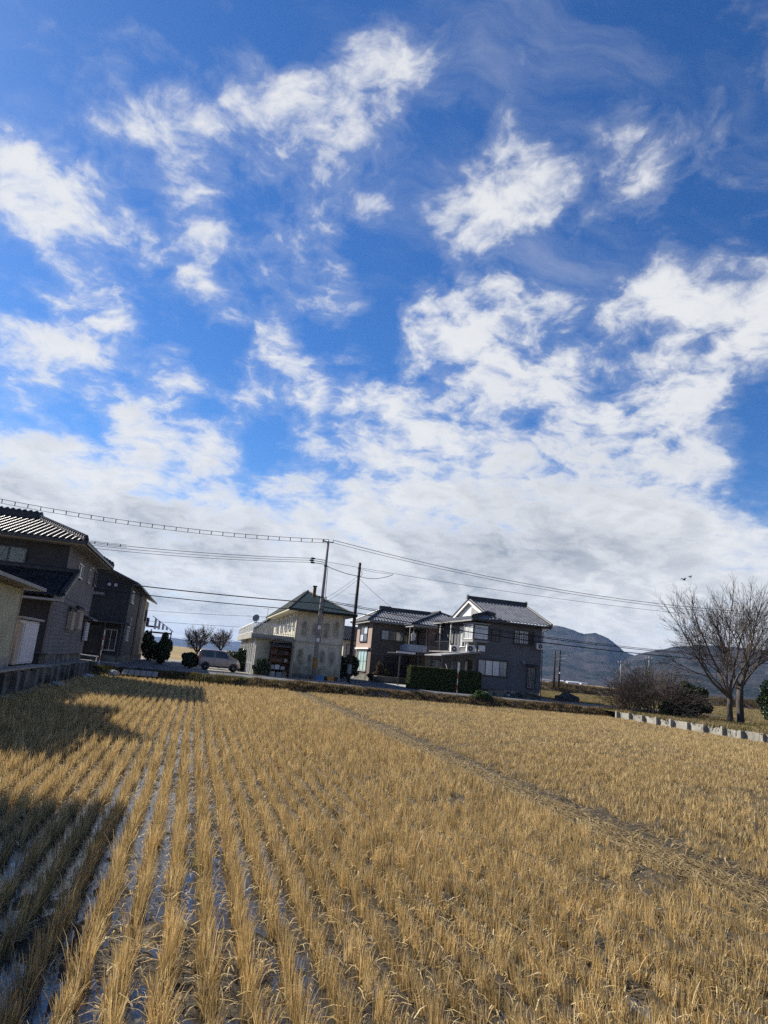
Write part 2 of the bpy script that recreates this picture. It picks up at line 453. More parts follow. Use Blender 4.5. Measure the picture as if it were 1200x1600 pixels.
# ------------------------------------------------------------------ roof tiles
def tslope(mb, A, B, Cc, D, pitch=.27, course=.27, amp=.035, step=.028, sub=6):
    """tiled slope: eave A->B (seen from outside left to right), top D->C; wavy rolls with stepped courses"""
    A, B, Cc, D = map(V3, (A, B, Cc, D))
    U = (B - A); Wd = U.length; U.normalize()
    up_ = (D - A) if (D - A).cross(U).length > 1e-4 else (Cc - A)
    N = U.cross(up_).normalized(); Vv = N.cross(U).normalized()
    sdx, td = (D - A).dot(U), (D - A).dot(Vv); scx, tcx = (Cc - A).dot(U), (Cc - A).dot(Vv)
    def hi(s_):
        if s_ < sdx and sdx > 1e-6: return td * s_ / sdx
        if s_ > scx and Wd - scx > 1e-6: return tcx * (Wd - s_) / (Wd - scx)
        if scx - sdx < 1e-6: return td
        return td + (tcx - td) * (s_ - sdx) / (scx - sdx)
    ncol = max(1, int(round(Wd / pitch))); ds = Wd / ncol / sub
    def h(s_):
        return amp * (0.5 + 0.5 * math.cos(2 * math.pi * s_ / (Wd / ncol))) ** 1.3
    base = A
    for i in range(ncol * sub):
        s0, s1 = i * ds, (i + 1) * ds
        lim = hi((s0 + s1) / 2)
        if lim < .03: continue
        h0, h1 = h(s0), h(s1); k = 0; first = True
        while k * course < lim:
            t0, t1 = k * course, min((k + 1) * course, lim)
            e = step * (1 - (t1 - t0) / course)
            a = base + U * s0 + Vv * t0; b = base + U * s1 + Vv * t0; c = base + U * s1 + Vv * t1; d = base + U * s0 + Vv * t1
            tm = min(.09, (t1 - t0) * .5); am = a + Vv * tm; bm_ = b + Vv * tm
            mb.quad(a + N * (h0 + step * .35), b + N * (h1 + step * .35), bm_ + N * (h1 + step), am + N * (h0 + step))
            mb.quad(am + N * (h0 + step), bm_ + N * (h1 + step), c + N * (h1 + e), d + N * (h0 + e))
            low = -.05 if first else 0
            mb.quad(a + N * (h0 + low), b + N * (h1 + low), b + N * (h1 + step * .35), a + N * (h0 + step * .35))
            first = False; k += 1
    return mb


def ridge_line(mb, p, q, w=.26, hgt=.22, knob=.0, n=8):
    p = V3(p); q = V3(q); d = (q - p); L = d.length; d.normalize()
    side = d.cross(Vector((0, 0, 1))).normalized(); up_ = side.cross(d)
    mb.obox(p, d, side, up_, 0, L, -w / 2, w / 2, -.05, hgt)
    mb.chain([p + up_ * hgt, q + up_ * hgt], [w * .42, w * .42], n)
    if knob:
        k = int(L / .3)
        for i in range(k):
            c = p + d * (i + .5) * L / k + up_ * (hgt + .06)
            mb.chain([c - d * .09, c, c + d * .09], [w * .40, w * .40 + knob, w * .40], n)


def window(parent, P, U, N, w, h, cols=2, rows=1, frame='frame_dark', pane='pane_pale', fr=.06, depth=.09, sill=True, gap=.0, name='window', grid=None):
    """window proud of a wall; P is the lower left corner on the wall face, U runs right seen from outside"""
    P, U, N = V3(P), V3(U).normalized(), V3(N).normalized(); Z = Vector((0, 0, 1))
    f = MB()
    f.obox(P, U, Z, N, 0, fr, 0, h, .002, depth); f.obox(P, U, Z, N, w - fr, w, 0, h, .002, depth)
    f.obox(P, U, Z, N, fr, w - fr, 0, fr, .002, depth); f.obox(P, U, Z, N, fr, w - fr, h - fr, h, .002, depth)
    cw = (w - 2 * fr) / cols; rh = (h - 2 * fr) / rows; b = fr * .45
    for i in range(1, cols):
        f.obox(P, U, Z, N, fr + i * cw - b, fr + i * cw + b, fr, h - fr, .002, depth * .85)
    for j in range(1, rows):
        f.obox(P, U, Z, N, fr, w - fr, fr + j * rh - b, fr + j * rh + b, .002, depth * .8)
    if grid:
        for i in range(1, grid[0]):
            f.obox(P, U, Z, N, fr + i * (w - 2 * fr) / grid[0] - .012, fr + i * (w - 2 * fr) / grid[0] + .012, fr, h - fr, .002, depth * .62)
        for j in range(1, grid[1]):
            f.obox(P, U, Z, N, fr, w - fr, fr + j * (h - 2 * fr) / grid[1] - .012, fr + j * (h - 2 * fr) / grid[1] + .012, .002, depth * .6)
    o = f.build(name, frame, parent)
    for i in range(cols):
        for j in range(rows):
            n0 = .018 + .014 * (i % 2)
            MB().obox(P, U, Z, N, fr + i * cw + b * .6, fr + (i + 1) * cw - b * .6, fr + j * rh + b * .6, fr + (j + 1) * rh - b * .6, n0, n0 + .012).build('pane', pane[(i + j) % len(pane)] if isinstance(pane, (list, tuple)) else pane, o)
    if sill:
        MB().obox(P, U, Z, N, -.04, w + .04, -.05, -.003, .002, depth + .05).build('sill', frame, o)
    return o


def scatter(name, pts, rot, scl, idx, protos, label=None, cat=None, kind='stuff'):
    """one object of instanced tufts (geometry nodes)"""
    me = bpy.data.meshes.new(name); n = len(pts)
    me.vertices.add(n); me.vertices.foreach_set('co', np.asarray(pts, dtype=np.float32).ravel())
    for an, ty, dat, key in (('rot', 'FLOAT_VECTOR', rot, 'vector'), ('scl', 'FLOAT_VECTOR', scl, 'vector')):
        a = me.attributes.new(an, ty, 'POINT'); a.data.foreach_set(key, np.asarray(dat, dtype=np.float32).ravel())
    a = me.attributes.new('idx', 'INT', 'POINT'); a.data.foreach_set('value', np.asarray(idx, dtype=np.int32))
    o = bpy.data.objects.new(name, me); C.objects.link(o)
    col = bpy.data.collections.new(name + '_kinds')
    for p in protos:
        col.objects.link(p)
    ng = bpy.data.node_groups.new(name + '_nodes', 'GeometryNodeTree')
    ng.interface.new_socket('Geometry', in_out='INPUT', socket_type='NodeSocketGeometry')
    ng.interface.new_socket('Geometry', in_out='OUTPUT', socket_type='NodeSocketGeometry')
    t = NT(ng)
    gi = t.n('NodeGroupInput'); go = t.n('NodeGroupOutput')
    ci = t.n('GeometryNodeCollectionInfo'); ci.inputs[0].default_value = col; ci.inputs[1].default_value = True; ci.inputs[2].default_value = True
    ip = t.n('GeometryNodeInstanceOnPoints'); ip.inputs['Pick Instance'].default_value = True
    def attr(nm, ty):
        a_ = t.n('GeometryNodeInputNamedAttribute'); a_.data_type = ty; a_.inputs[0].default_value = nm
        return a_.outputs[0]
    t.l(gi.outputs[0], ip.inputs['Points']); t.l(ci.outputs[0], ip.inputs['Instance'])
    t.l(attr('idx', 'INT'), ip.inputs['Instance Index'])
    er = t.n('FunctionNodeEulerToRotation'); t.l(attr('rot', 'FLOAT_VECTOR'), er.inputs[0]); t.l(er.outputs[0], ip.inputs['Rotation'])
    t.l(attr('scl', 'FLOAT_VECTOR'), ip.inputs['Scale']); t.l(ip.outputs[0], go.inputs[0])
    md = o.modifiers.new('scatter', 'NODES'); md.node_group = ng
    return tag(o, label, cat, kind=kind)

# ================================================================== SETTING
rng = np.random.default_rng(7); random.seed(7)


def farmland():
    m = bpy.data.materials.new('farmland'); m.use_nodes = True; MATS['farmland'] = m
    t = NT(m.node_tree); bs = m.node_tree.nodes['Principled BSDF']; v = t.n('ShaderNodeTexCoord').outputs['Object']
    mp = t.n('ShaderNodeMapping'); mp.inputs['Scale'].default_value = (.012, .03, 1); t.l(v, mp.inputs[0])
    vo = t.n('ShaderNodeTexVoronoi'); vo.distance = 'CHEBYCHEV'; vo.inputs['Scale'].default_value = 1.0; t.l(mp.outputs[0], vo.inputs['Vector'])
    f = t.mr(vo.outputs['Color'], 0.1, 0.9, smooth=False)
    col = t.mix(f, (.30, .215, .095), (.19, .145, .075))
    col = t.mix(t.mr(t.noise(v, .35, 6), .5, .7), col, (.13, .11, .05))
    t.put(bs.inputs['Base Color'], col); bs.inputs['Roughness'].default_value = .95; bs.inputs['Specular IOR Level'].default_value = .1
farmland()
g = MB()
rad = [0, 60, 150, 400, 1000, 2500, 6000, 11500]
nA = 48
for k in range(len(rad) - 1):
    for a in range(nA):
        a0, a1 = 2 * math.pi * a / nA, 2 * math.pi * (a + 1) / nA
        p = lambda r, t_: (r * math.cos(t_), r * math.sin(t_), -.80)
        if k == 0: g.quad(p(0, 0), p(rad[1], a0), p(rad[1], a1))
        else: g.quad(p(rad[k], a0), p(rad[k + 1], a0), p(rad[k + 1], a1), p(rad[k], a1))
struct('ground', g, 'farmland')


def grid_mesh(name, x0, x1, y0, y1, nx, ny, zf, m, smooth=True):
    xs = np.linspace(x0, x1, nx); ys = np.linspace(y0, y1, ny)
    X, Y = np.meshgrid(xs, ys); Z = zf(X, Y)
    v = np.stack([X, Y, Z], -1).reshape(-1, 3)
    i = np.arange(nx * ny).reshape(ny, nx)
    q = np.stack([i[:-1, :-1], i[:-1, 1:], i[1:, 1:], i[1:, :-1]], -1).reshape(-1, 4)
    o = raw_mesh(name, v, q, m, smooth=smooth); C.objects.link(o)
    return tag(o, kind='structure')


def vnoise(X, Y, s, seed=0, octs=3):
    """smooth value noise (numpy)"""
    out = 0; amp = 1; tot = 0
    for k in range(octs):
        xs, ys = X * s * 2 ** k + 17.3 * k + seed * 3.1, Y * s * 2 ** k + 9.7 * k + seed * 5.7
        xi, yi = np.floor(xs).astype(int), np.floor(ys).astype(int); fx, fy = xs - xi, ys - yi
        fx, fy = fx * fx * (3 - 2 * fx), fy * fy * (3 - 2 * fy)
        def hsh(a, b):
            h_ = (a * 374761393 + b * 668265263 + seed * 974711) & 0x7fffffff
            h_ = ((h_ ^ (h_ >> 13)) * 1274126177) & 0x7fffffff
            return ((h_ ^ (h_ >> 16)) & 0xffff) / 65535.0
        n_ = (hsh(xi, yi) * (1 - fx) + hsh(xi + 1, yi) * fx) * (1 - fy) + (hsh(xi, yi + 1) * (1 - fx) + hsh(xi + 1, yi + 1) * fx) * fy
        out = out + n_ * amp; tot += amp; amp *= .5
    return out / tot


ROW = .292
mat('mud', (.034, .027, .018), (.060, .047, .030), 6.0, rough=.78, spec=.22, bump=.8, bscale=22, c3=(.13, .10, .045), scale3=5.0, thr3=(.54, .70))
def mudz(X, Y):
    ridge = .030 * np.cos(2 * np.pi * X / ROW)
    return -.655 + ridge + .11 * (vnoise(X, Y, .45, 3) - .5) + .10 * (vnoise(X, Y, 3.5, 5, 2) - .5) - .022 + .05 * np.clip((X - 1.2) / 3, 0, 1)
grid_mesh('paddy_mud', -6.3, 31.2, 2.2, 48.4, 420, 400, mudz, 'mud')


def watermat():
    m = bpy.data.materials.new('paddy_water'); m.use_nodes = True; MATS['paddy_water'] = m
    t = NT(m.node_tree); bs = m.node_tree.nodes['Principled BSDF']; v = t.n('ShaderNodeTexCoord').outputs['Object']
    f = t.mr(t.noise(v, 9, 6, .7), .52, .66)
    t.put(bs.inputs['Base Color'], t.mix(f, (.022, .020, .016), (.09, .075, .035)))
    t.put(bs.inputs['Roughness'], t.m('MULTIPLY_ADD', f, .5, .04)); bs.inputs['Specular IOR Level'].default_value = .6
    bp = t.n('ShaderNodeBump'); bp.inputs['Strength'].default_value = .25; bp.inputs['Distance'].default_value = .01
    t.l(t.noise(v, 14, 5), bp.inputs['Height']); t.l(bp.outputs[0], bs.inputs['Normal'])
watermat()
struct('paddy_water', MB().quad((-6.25, 2.2, -.660), (31.1, 2.2, -.660), (31.1, 48.3, -.660), (-6.25, 48.3, -.660)), 'paddy_water')

# bank between paddy and road
def bankz(X, Y):
    t = np.clip((Y - 48.0) / 1.35, 0, 1)
    return -.70 + .69 * (t * t * (3 - 2 * t)) ** .8 + .10 * (vnoise(X, Y, 1.3, 9) - .5) * np.where(t < .95, 1, 0) - .02
grid_mesh('bank', -6.3, 46, 47.7, 49.5, 300, 16, bankz, 'soil')
struct('road', MB().box(-60, 46, 49.5, 55.4, -.3, 0.0), 'asphalt')
struct('kerb', MB().box(-60, 14, 49.30, 49.5, -.3, .022), 'kerb')
struct('kerb', MB().box(-60, -5.3, 55.4, 55.55, -.2, .10).box(-.2, 12.3, 55.4, 55.55, -.2, .06), 'kerb')
grid_mesh('house_plot', -60, 34, 55.45, 100, 120, 60, lambda X, Y: -.03 + .04 * (vnoise(X, Y, .5, 4) - .5) - .7 * np.clip((Y - 94) / 6, 0, 1), 'gravel')
struct('driveway', MB().box(-5.1, -.6, 55.42, 82, -.2, .012), 'asphalt_side')
struct('side_road', MB().box(12.45, 17.3, 55.42, 98, -.2, .016), 'asphalt_side')
struct('driveway', MB().box(17.3, 23.5, 57.6, 66, -.2, .010), 'kerb')
def meadowz(X, Y):
    return -.10 + .14 * (vnoise(X, Y, .35, 6) - .5) + .05 * (vnoise(X, Y, 2.0, 8, 2) - .5) - .55 * np.clip((31.6 - X) / .5, 0, 1) * (Y > 56) - .10 * ((Y > 49.0) & (Y < 55.9) & (X < 46.5))
grid_mesh('meadow', 31.08, 150, 10, 112, 320, 280, meadowz, 'turf')
def leveez(X, Y):
    t = np.clip(1 - np.abs(Y - 114) / 6, 0, 1)
    return -.8 + (1.65 + .25 * (vnoise(X, Y, .25, 3) - .5)) * np.clip(t * 1.7, 0, 1)
grid_mesh('levee', 26, 320, 107.5, 120.5, 220, 20, leveez, 'soil')
struct('yard', MB().box(-60, -6.32, -30, 49.28, -.7, .29), 'gravel')
struct('farm_track', MB().box(-60, 60, -9, 1.6, -.7, -.02).prism([(-60, 1.6, -.7), (-60, 1.6, -.02), (-60, 2.6, -.7)], (120, 0, 0)), 'soil')

# mountains (real distance and size)
def mountain(name, prof, Rd, azr, depth, c1, c2, c3, seed, na=220, nr=46, foot=1500):
    az = np.linspace(R(azr[0]), R(azr[1]), na); rr = np.concatenate([np.linspace(Rd - foot, Rd, nr), np.linspace(Rd + 60, Rd + depth, 10)])
    A, Rr = np.meshgrid(az, rr)
    pa = np.array([R(a) for a, e in prof]); pe = np.array([e for a, e in prof])
    H = np.tan(np.radians(np.interp(A, pa, pe))) * Rd
    u = np.where(Rr <= Rd, (Rr - (Rd - foot)) / foot, 1 - (Rr - Rd) / depth)
    X, Y = Rr * np.sin(A), Rr * np.cos(A)
    sp = vnoise(X, Y, 1 / 420., seed, 5); sp2 = 1 - np.abs(2 * vnoise(X, Y, 1 / 260., seed + 2, 4) - 1)
    sh = np.clip(u, 0, 1) ** (.85 + .35 * sp)
    Z = H * sh - H * .16 * (sp2 - .4) * np.sin(np.pi * np.clip(u, 0, 1)) - .8
    tree = (vnoise(X, Y, 1 / 30., seed + 4, 3) - .5) * 7
    Z = np.maximum(Z + tree * np.clip(u * 3, 0, 1), -1.5)
    i = np.arange(A.size).reshape(A.shape)
    q = np.stack([i[:-1, :-1], i[:-1, 1:], i[1:, 1:], i[1:, :-1]], -1).reshape(-1, 4)
    m = bpy.data.materials.new(name); m.use_nodes = True; t = NT(m.node_tree); bs = m.node_tree.nodes['Principled BSDF']
    v = t.n('ShaderNodeTexCoord').outputs['Object']
    f = t.mr(t.noise(v, .010, 7, .65), .44, .56); f2 = t.mr(t.noise(v, .035, 5, .7), .35, .65); f3 = t.mr(t.noise(v, .0045, 4), .50, .56)
    col = t.mix(f2, t.mix(f, c1, c2), t.mix(.5, c1, c2)); col = t.mix(f3, col, c3)
    col = t.mix(t.mr(t.noise(v, .08, 3, .8), .5, .75), col, t.mix(.4, col, (.20, .19, .20)))
    t.put(bs.inputs['Base Color'], col); bs.inputs['Roughness'].default_value = 1; bs.inputs['Specular IOR Level'].default_value = 0
    bp = t.n('ShaderNodeBump'); bp.inputs['Strength'].default_value = .5; bp.inputs['Distance'].default_value = 6
    t.l(t.noise(v, .05, 5, .7), bp.inputs['Height']); t.l(bp.outputs[0], bs.inputs['Normal'])
    o = raw_mesh(name, np.stack([X, Y, Z], -1).reshape(-1, 3), q, m, smooth=True); C.objects.link(o)
    return tag(o, kind='structure')
mountain('mountain', [(14, .0), (18, .9), (21, 2.6), (25.4, 4.2), (27.9, 4.25), (29, 4.4), (30, 4.2), (31.05, 3.86), (31.9, 4.02), (32.9, 3.7), (34.1, 2.75), (35.5, 2.3), (38, 1.6), (42, .8), (46, 0)], 3800, (14, 46), 1500,
         (.050, .044, .044), (.026, .029, .027), (.012, .018, .014), 2, na=260)
mountain('mountain', [(32.5, 0), (33.6, 1.4), (34.4, 2.3), (35.2, 2.7), (36.5, 3.1), (38.2, 3.46), (39.5, 3.72), (40.5, 3.67), (44, 3.6), (50, 4.2), (60, 3.5), (72, 4.4), (85, 2)], 3000, (32.5, 85), 1400,
         (.044, .038, .037), (.022, .025, .022), (.010, .015, .012), 5, na=300)
mountain('hills', [(-80, .5), (-40, .9), (-12, .55), (-6, .35), (-4, .5), (-2, .62), (0, .5), (2, .72), (4, .85), (7, .6), (10, .9), (14, 1.1), (18, .6), (24, .8), (30, .5)], 8500, (-80, 30), 2500,
         (.05, .055, .06), (.045, .05, .055), (.03, .035, .04), 8, na=300, nr=20)

# ================================================================== RICE
def ribbon(V, Q, Cc, p, lean_az, lean, hgt, wid, col, nseg, curl, r_):
    """one blade: curved ribbon"""
    az = lean_az; ca, sa = math.cos(az), math.sin(az)
    tw = r_.random() * math.pi; wx, wy = math.cos(tw), math.sin(tw)
    x, y, z = p; ang = lean * .35; L = hgt / nseg; i0 = len(V)
    for k in range(nseg + 1):
        t = k / nseg; w = wid * (1 - .75 * t ** 2) * .5
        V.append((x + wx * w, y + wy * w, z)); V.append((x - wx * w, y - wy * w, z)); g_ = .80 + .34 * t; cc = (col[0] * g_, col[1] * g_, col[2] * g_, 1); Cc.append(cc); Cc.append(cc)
        x += ca * math.sin(ang) * L; y += sa * math.sin(ang) * L; z += math.cos(ang) * L
        ang += lean * .65 / nseg + curl * max(0, t - .45) * 2.2 / nseg * 2
    for k in range(nseg):
        a = i0 + 2 * k; Q.append((a, a + 1, a + 3, a + 2))


TONES = [(.64, .455, .19), (.55, .38, .145), (.72, .545, .26), (.41, .275, .10), (.78, .625, .345), (.20, .13, .055), (.50, .355, .15), (.62, .475, .245)]


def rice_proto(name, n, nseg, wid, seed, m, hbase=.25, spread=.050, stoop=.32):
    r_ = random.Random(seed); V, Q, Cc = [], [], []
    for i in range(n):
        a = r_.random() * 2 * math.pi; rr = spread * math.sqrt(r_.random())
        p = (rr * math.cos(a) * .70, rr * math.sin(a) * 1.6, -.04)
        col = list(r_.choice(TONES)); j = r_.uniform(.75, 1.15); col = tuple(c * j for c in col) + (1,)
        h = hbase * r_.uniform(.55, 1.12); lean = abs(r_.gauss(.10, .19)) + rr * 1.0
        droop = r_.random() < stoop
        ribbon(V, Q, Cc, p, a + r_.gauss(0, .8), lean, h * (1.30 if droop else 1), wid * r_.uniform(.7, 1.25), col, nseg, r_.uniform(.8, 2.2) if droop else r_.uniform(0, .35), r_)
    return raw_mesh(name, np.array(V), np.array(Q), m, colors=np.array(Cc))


mat('rice_straw', (.92, .92, .92), (1, 1, 1), 3.0, rough=.6, spec=.25, trans=.26, attr='tint')
def clump_variation(name, lo, hi):
    m = MATS[name]; t = NT(m.node_tree); bs = m.node_tree.nodes['Principled BSDF']; tr = [n for n in m.node_tree.nodes if n.type == 'BSDF_TRANSLUCENT'][0]
    src = bs.inputs['Base Color'].links[0].from_socket; rnd_ = t.n('ShaderNodeObjectInfo').outputs['Random']
    f = t.mr(rnd_, 0, 1, lo, hi, smooth=False); c = t.vm('SCALE', src, scale=f)
    t.l(c, bs.inputs['Base Color']); t.l(c, tr.inputs[0])
clump_variation('rice_straw', .70, 1.26)
PROTO_N = 10
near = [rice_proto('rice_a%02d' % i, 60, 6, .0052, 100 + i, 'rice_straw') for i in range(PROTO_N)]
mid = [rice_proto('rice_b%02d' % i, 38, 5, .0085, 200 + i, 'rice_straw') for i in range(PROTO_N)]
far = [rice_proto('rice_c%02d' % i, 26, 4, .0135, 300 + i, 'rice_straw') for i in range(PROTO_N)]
allp = near + mid + far

TRACK_X0, TRACK_X1 = 6.55, 7.72       # trodden strip between the two halves of the paddy


def rice_field(name, x0, x1, y0, y1, label, hs=1.0):
    nr = int((x1 - x0) / ROW) + 1; ny = int((y1 - y0) / .165)
    I, J = np.meshgrid(np.arange(nr), np.arange(ny)); I, J = I.ravel(), J.ravel(); n = len(I)
    y = y0 + J * .165 + (I * .61 % 1) * .15 + rng.normal(size=n) * .022
    x = x0 + I * ROW + rng.normal(size=n) * .016 + .025 * np.sin(y * .35 + I * .2)
    thin = vnoise(x, y, .8, 21); hn = vnoise(x, y, .35, 11); cl = vnoise(x, y, 1.6, 23, 2)
    keep = (rng.random(n) > .025) & ~((thin < .22) & (rng.random(n) < .65)) & (y < y1)
    if x0 > 7: keep &= ~((I == 0) & (rng.random(n) < .25))
    d = np.hypot(x, y); lod = np.where(d < 13, 0, np.where(d < 26, 1, 2))
    sz = hs * np.maximum(.45, .72 + .36 * hn + .28 * (cl - .5) + .10 * rng.normal(size=n)); ws = rng.uniform(.9, 1.2, n)
    pts = np.stack([x, y, np.full(n, -.655)], 1)[keep]
    rot = np.stack([rng.normal(size=n) * .11, rng.normal(size=n) * .11, rng.random(n) * 6.28], 1)[keep]
    scl = np.stack([ws, ws, sz], 1)[keep]; idx = (lod * PROTO_N + rng.integers(PROTO_N, size=n))[keep]
    o = scatter(name, pts, rot, scl, idx, allp, label, 'rice stubble')
    return o
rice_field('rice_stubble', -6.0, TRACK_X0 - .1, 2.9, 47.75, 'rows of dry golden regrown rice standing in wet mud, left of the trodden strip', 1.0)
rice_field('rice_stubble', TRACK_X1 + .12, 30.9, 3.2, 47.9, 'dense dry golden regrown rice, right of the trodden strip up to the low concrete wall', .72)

# trodden straw on the strip and litter between the rows
def straw_mat(name, n, area, label, lenr=(.15, .5), wid=.010, zb=-.645, dirx=None, tone=(.5, 1.0)):
    V, Q, Cc = [], [], []
    r_ = random.Random(len(name) + n)
    for i in range(n):
        x = r_.uniform(area[0], area[1]); y = area[2] + (area[3] - area[2]) * r_.random() ** 1.35
        a = r_.gauss(math.pi / 2, .55) if dirx is None else r_.uniform(0, 6.28); L = r_.uniform(*lenr); dx, dy = math.cos(a) * L / 2, math.sin(a) * L / 2
        z0 = zb + r_.uniform(.005, .07); z1 = zb + r_.uniform(.005, .09)
        w = wid * r_.uniform(.6, 1.4) * (1 + .03 * y); px, py = -math.sin(a) * w / 2, math.cos(a) * w / 2
        kf = r_.uniform(*tone); col = tuple(c * kf for c in r_.choice(TONES)) + (1,)
        k = len(V)
        V += [(x - dx + px, y - dy + py, z0), (x - dx - px, y - dy - py, z0), (x - px, y - py, (z0 + z1) / 2 + .02), (x + px, y + py, (z0 + z1) / 2 + .02), (x + dx - px * .4, y + dy - py * .4, z1), (x + dx + px * .4, y + dy + py * .4, z1)]
        Cc += [col] * 6; Q += [(k, k + 1, k + 2, k + 3), (k + 3, k + 2, k + 4, k + 5)]
    o = raw_mesh(name, np.array(V), np.array(Q), 'rice_straw', colors=np.array(Cc)); C.objects.link(o)
    return tag(o, label, 'straw', kind='stuff')
straw_mat('fallen_straw', 22000, (TRACK_X0 - .15, TRACK_X1 - .48, 4.0, 47.5), 'flattened straw along the trodden strip across the paddy', tone=(.22, .66))
straw_mat('straw_litter', 60000, (-6.1, 6.7, 3.0, 46), 'short straw litter on the wet mud between the rice rows', (.05, .2), .007, dirx=1)

straw_mat('straw_litter', 5000, (TRACK_X1 - .55, TRACK_X1 + .1, 4.0, 46), 'scattered straw bits in the dark rut beside the trodden strip', (.05, .3), .008, dirx=1, tone=(.3, .8))
# dry weeds on the bank, levee and meadow
def weed_proto(name, n, h, spread, wid, tones, seed, m='weed_dry', nseg=3, lean=.45):
    r_ = random.Random(seed); V, Q, Cc = [], [], []
    for i in range(n):
        a = r_.random() * 6.28; rr = spread * math.sqrt(r_.random())
        kf = r_.uniform(.65, 1.25); col = tuple(c * kf for c in r_.choice(tones)) + (1,)
        ribbon(V, Q, Cc, (rr * math.cos(a), rr * math.sin(a), -.05), a, abs(r_.gauss(lean * .7, lean * .6)), h * r_.uniform(.35, 1.1), wid * r_.uniform(.6, 1.4), col, nseg, r_.uniform(0, 1.2), r_)
    return raw_mesh(name, np.array(V), np.array(Q), m, colors=np.array(Cc))
mat('weed_dry', (.9, .9, .9), (1, 1, 1), 3.0, rough=.8, spec=.15, trans=.3, attr='tint')
DRY = [(.19, .135, .07), (.13, .09, .05), (.26, .19, .10), (.09, .065, .045), (.16, .12, .06)]
DARK = [(.085, .062, .042), (.06, .045, .034), (.12, .085, .05), (.07, .065, .03), (.05, .05, .022)]
GRN = [(.085, .105, .03), (.13, .13, .045), (.20, .165, .07), (.06, .08, .025)]
PALE = [(.32, .245, .12), (.26, .19, .09), (.36, .28, .15), (.20, .15, .07)]
PALE2 = [(.30, .22, .11), (.20, .14, .07), (.36, .27, .14)]
kinds_bank = [weed_proto('weed_a%02d' % i, 60, .26, .22, .016, [DRY, DARK, PALE2][i % 3], 400 + i) for i in range(6)] + [weed_proto('weed_b%02d' % i, 60, .22, .22, .018, GRN, 420 + i) for i in range(3)]
pts, rot, scl, idx = [], [], [], []
for i in range(4600):
    x = rng.uniform(-6, 45); y = rng.uniform(47.85, 49.25)
    if x < 2.5 and rng.random() < .35: continue
    dn = float(vnoise(np.array([x]), np.array([y]), .5, 31)[0])
    if dn < .30: continue
    pts.append((x, y, float(bankz(np.array([x]), np.array([y]))[0]))); rot.append((0, 0, rng.random() * 6.28))
    s = rng.uniform(.35, 1.2) * (.4 + dn * 1.0); scl.append((s * 1.3, s * 1.3, s))
    gr = (x < 4 or 33 < x < 40) and rng.random() < .6 or rng.random() < .08
    idx.append(6 + rng.integers(3) if gr else rng.integers(6))
scatter('dry_weeds', pts, rot, scl, idx, kinds_bank, 'brown dead weeds covering the bank between paddy and road', 'weeds')
pts, rot, scl, idx = [], [], [], []
kinds_lev = [weed_proto('weed_c%02d' % i, 50, .75, .5, .05, DARK if i % 3 else DRY, 440 + i) for i in range(6)]
for i in range(5200):
    x = rng.uniform(28, 260); y = rng.uniform(108, 119)
    pts.append((x, y, float(leveez(np.array([x]), np.array([y]))[0]))); rot.append((0, 0, rng.random() * 6.28))
    s = rng.uniform(.5, 1.2) * (.5 + .9 * float(vnoise(np.array([x]), np.array([y]), .12, 5)[0])); scl.append((s * 1.3, s * 1.3, s)); idx.append(rng.integers(6))
scatter('dark_weeds', pts, rot, scl, idx, kinds_lev, 'dark brown weeds along the levee in front of the mountain', 'weeds')
pts, rot, scl, idx = [], [], [], []
kinds_mea = [weed_proto('weed_d%02d' % i, 46, .20, .35, .02, PALE if i % 5 else GRN, 460 + i) for i in range(6)]
for i in range(15000):
    x = 31.3 + 80 * rng.random() ** 1.6; y = rng.uniform(20, 107)
    if 49.0 < y < 55.8 and x < 46.5: continue
    if x < 34 and y > 56.5 and x < 31.9: continue
    pts.append((x, y, float(meadowz(np.array([x]), np.array([y]))[0]))); rot.append((0, 0, rng.random() * 6.28))
    s = rng.uniform(.5, 1.4); scl.append((s * 1.4, s * 1.4, s)); idx.append(rng.integers(6))
scatter('meadow_grass', pts, rot, scl, idx, kinds_mea, 'short straw-coloured grass on the meadow behind the low wall', 'grass')

# air between here and the mountains
def haze():
    m = bpy.data.materials.new('haze'); m.use_nodes = True; t = NT(m.node_tree); t.t.nodes.remove(m.node_tree.nodes['Principled BSDF'])
    pv = t.n('ShaderNodeVolumePrincipled'); pv.inputs['Color'].default_value = (.38, .58, 1.0, 1); pv.inputs['Density'].default_value = 5.0e-5; pv.inputs['Anisotropy'].default_value = .1
    t.l(pv.outputs[0], m.node_tree.nodes['Material Output'].inputs['Volume'])
    MATS['haze'] = m
    return tag(MB().box(-12500, 12500, -12500, 12500, -2.6, 330).build('haze', 'haze', None), 'thin bluish haze in front of the far mountains', 'haze', kind='stuff')
haze()

# yellowish grass tuft standing in a furrow
gt = weed_proto('grass_tuft', 260, .15, .17, .008, [(.42, .36, .09), (.34, .30, .07), (.50, .42, .14), (.22, .22, .05)], 501, lean=.7)
C.objects.link(gt); gt.location = (.27, 8.6, -.66); gt.scale = (1.0, 1.6, 1.0)
tag(gt, 'yellowish green grass tuft growing in a furrow among the left rows', 'grass tuft')

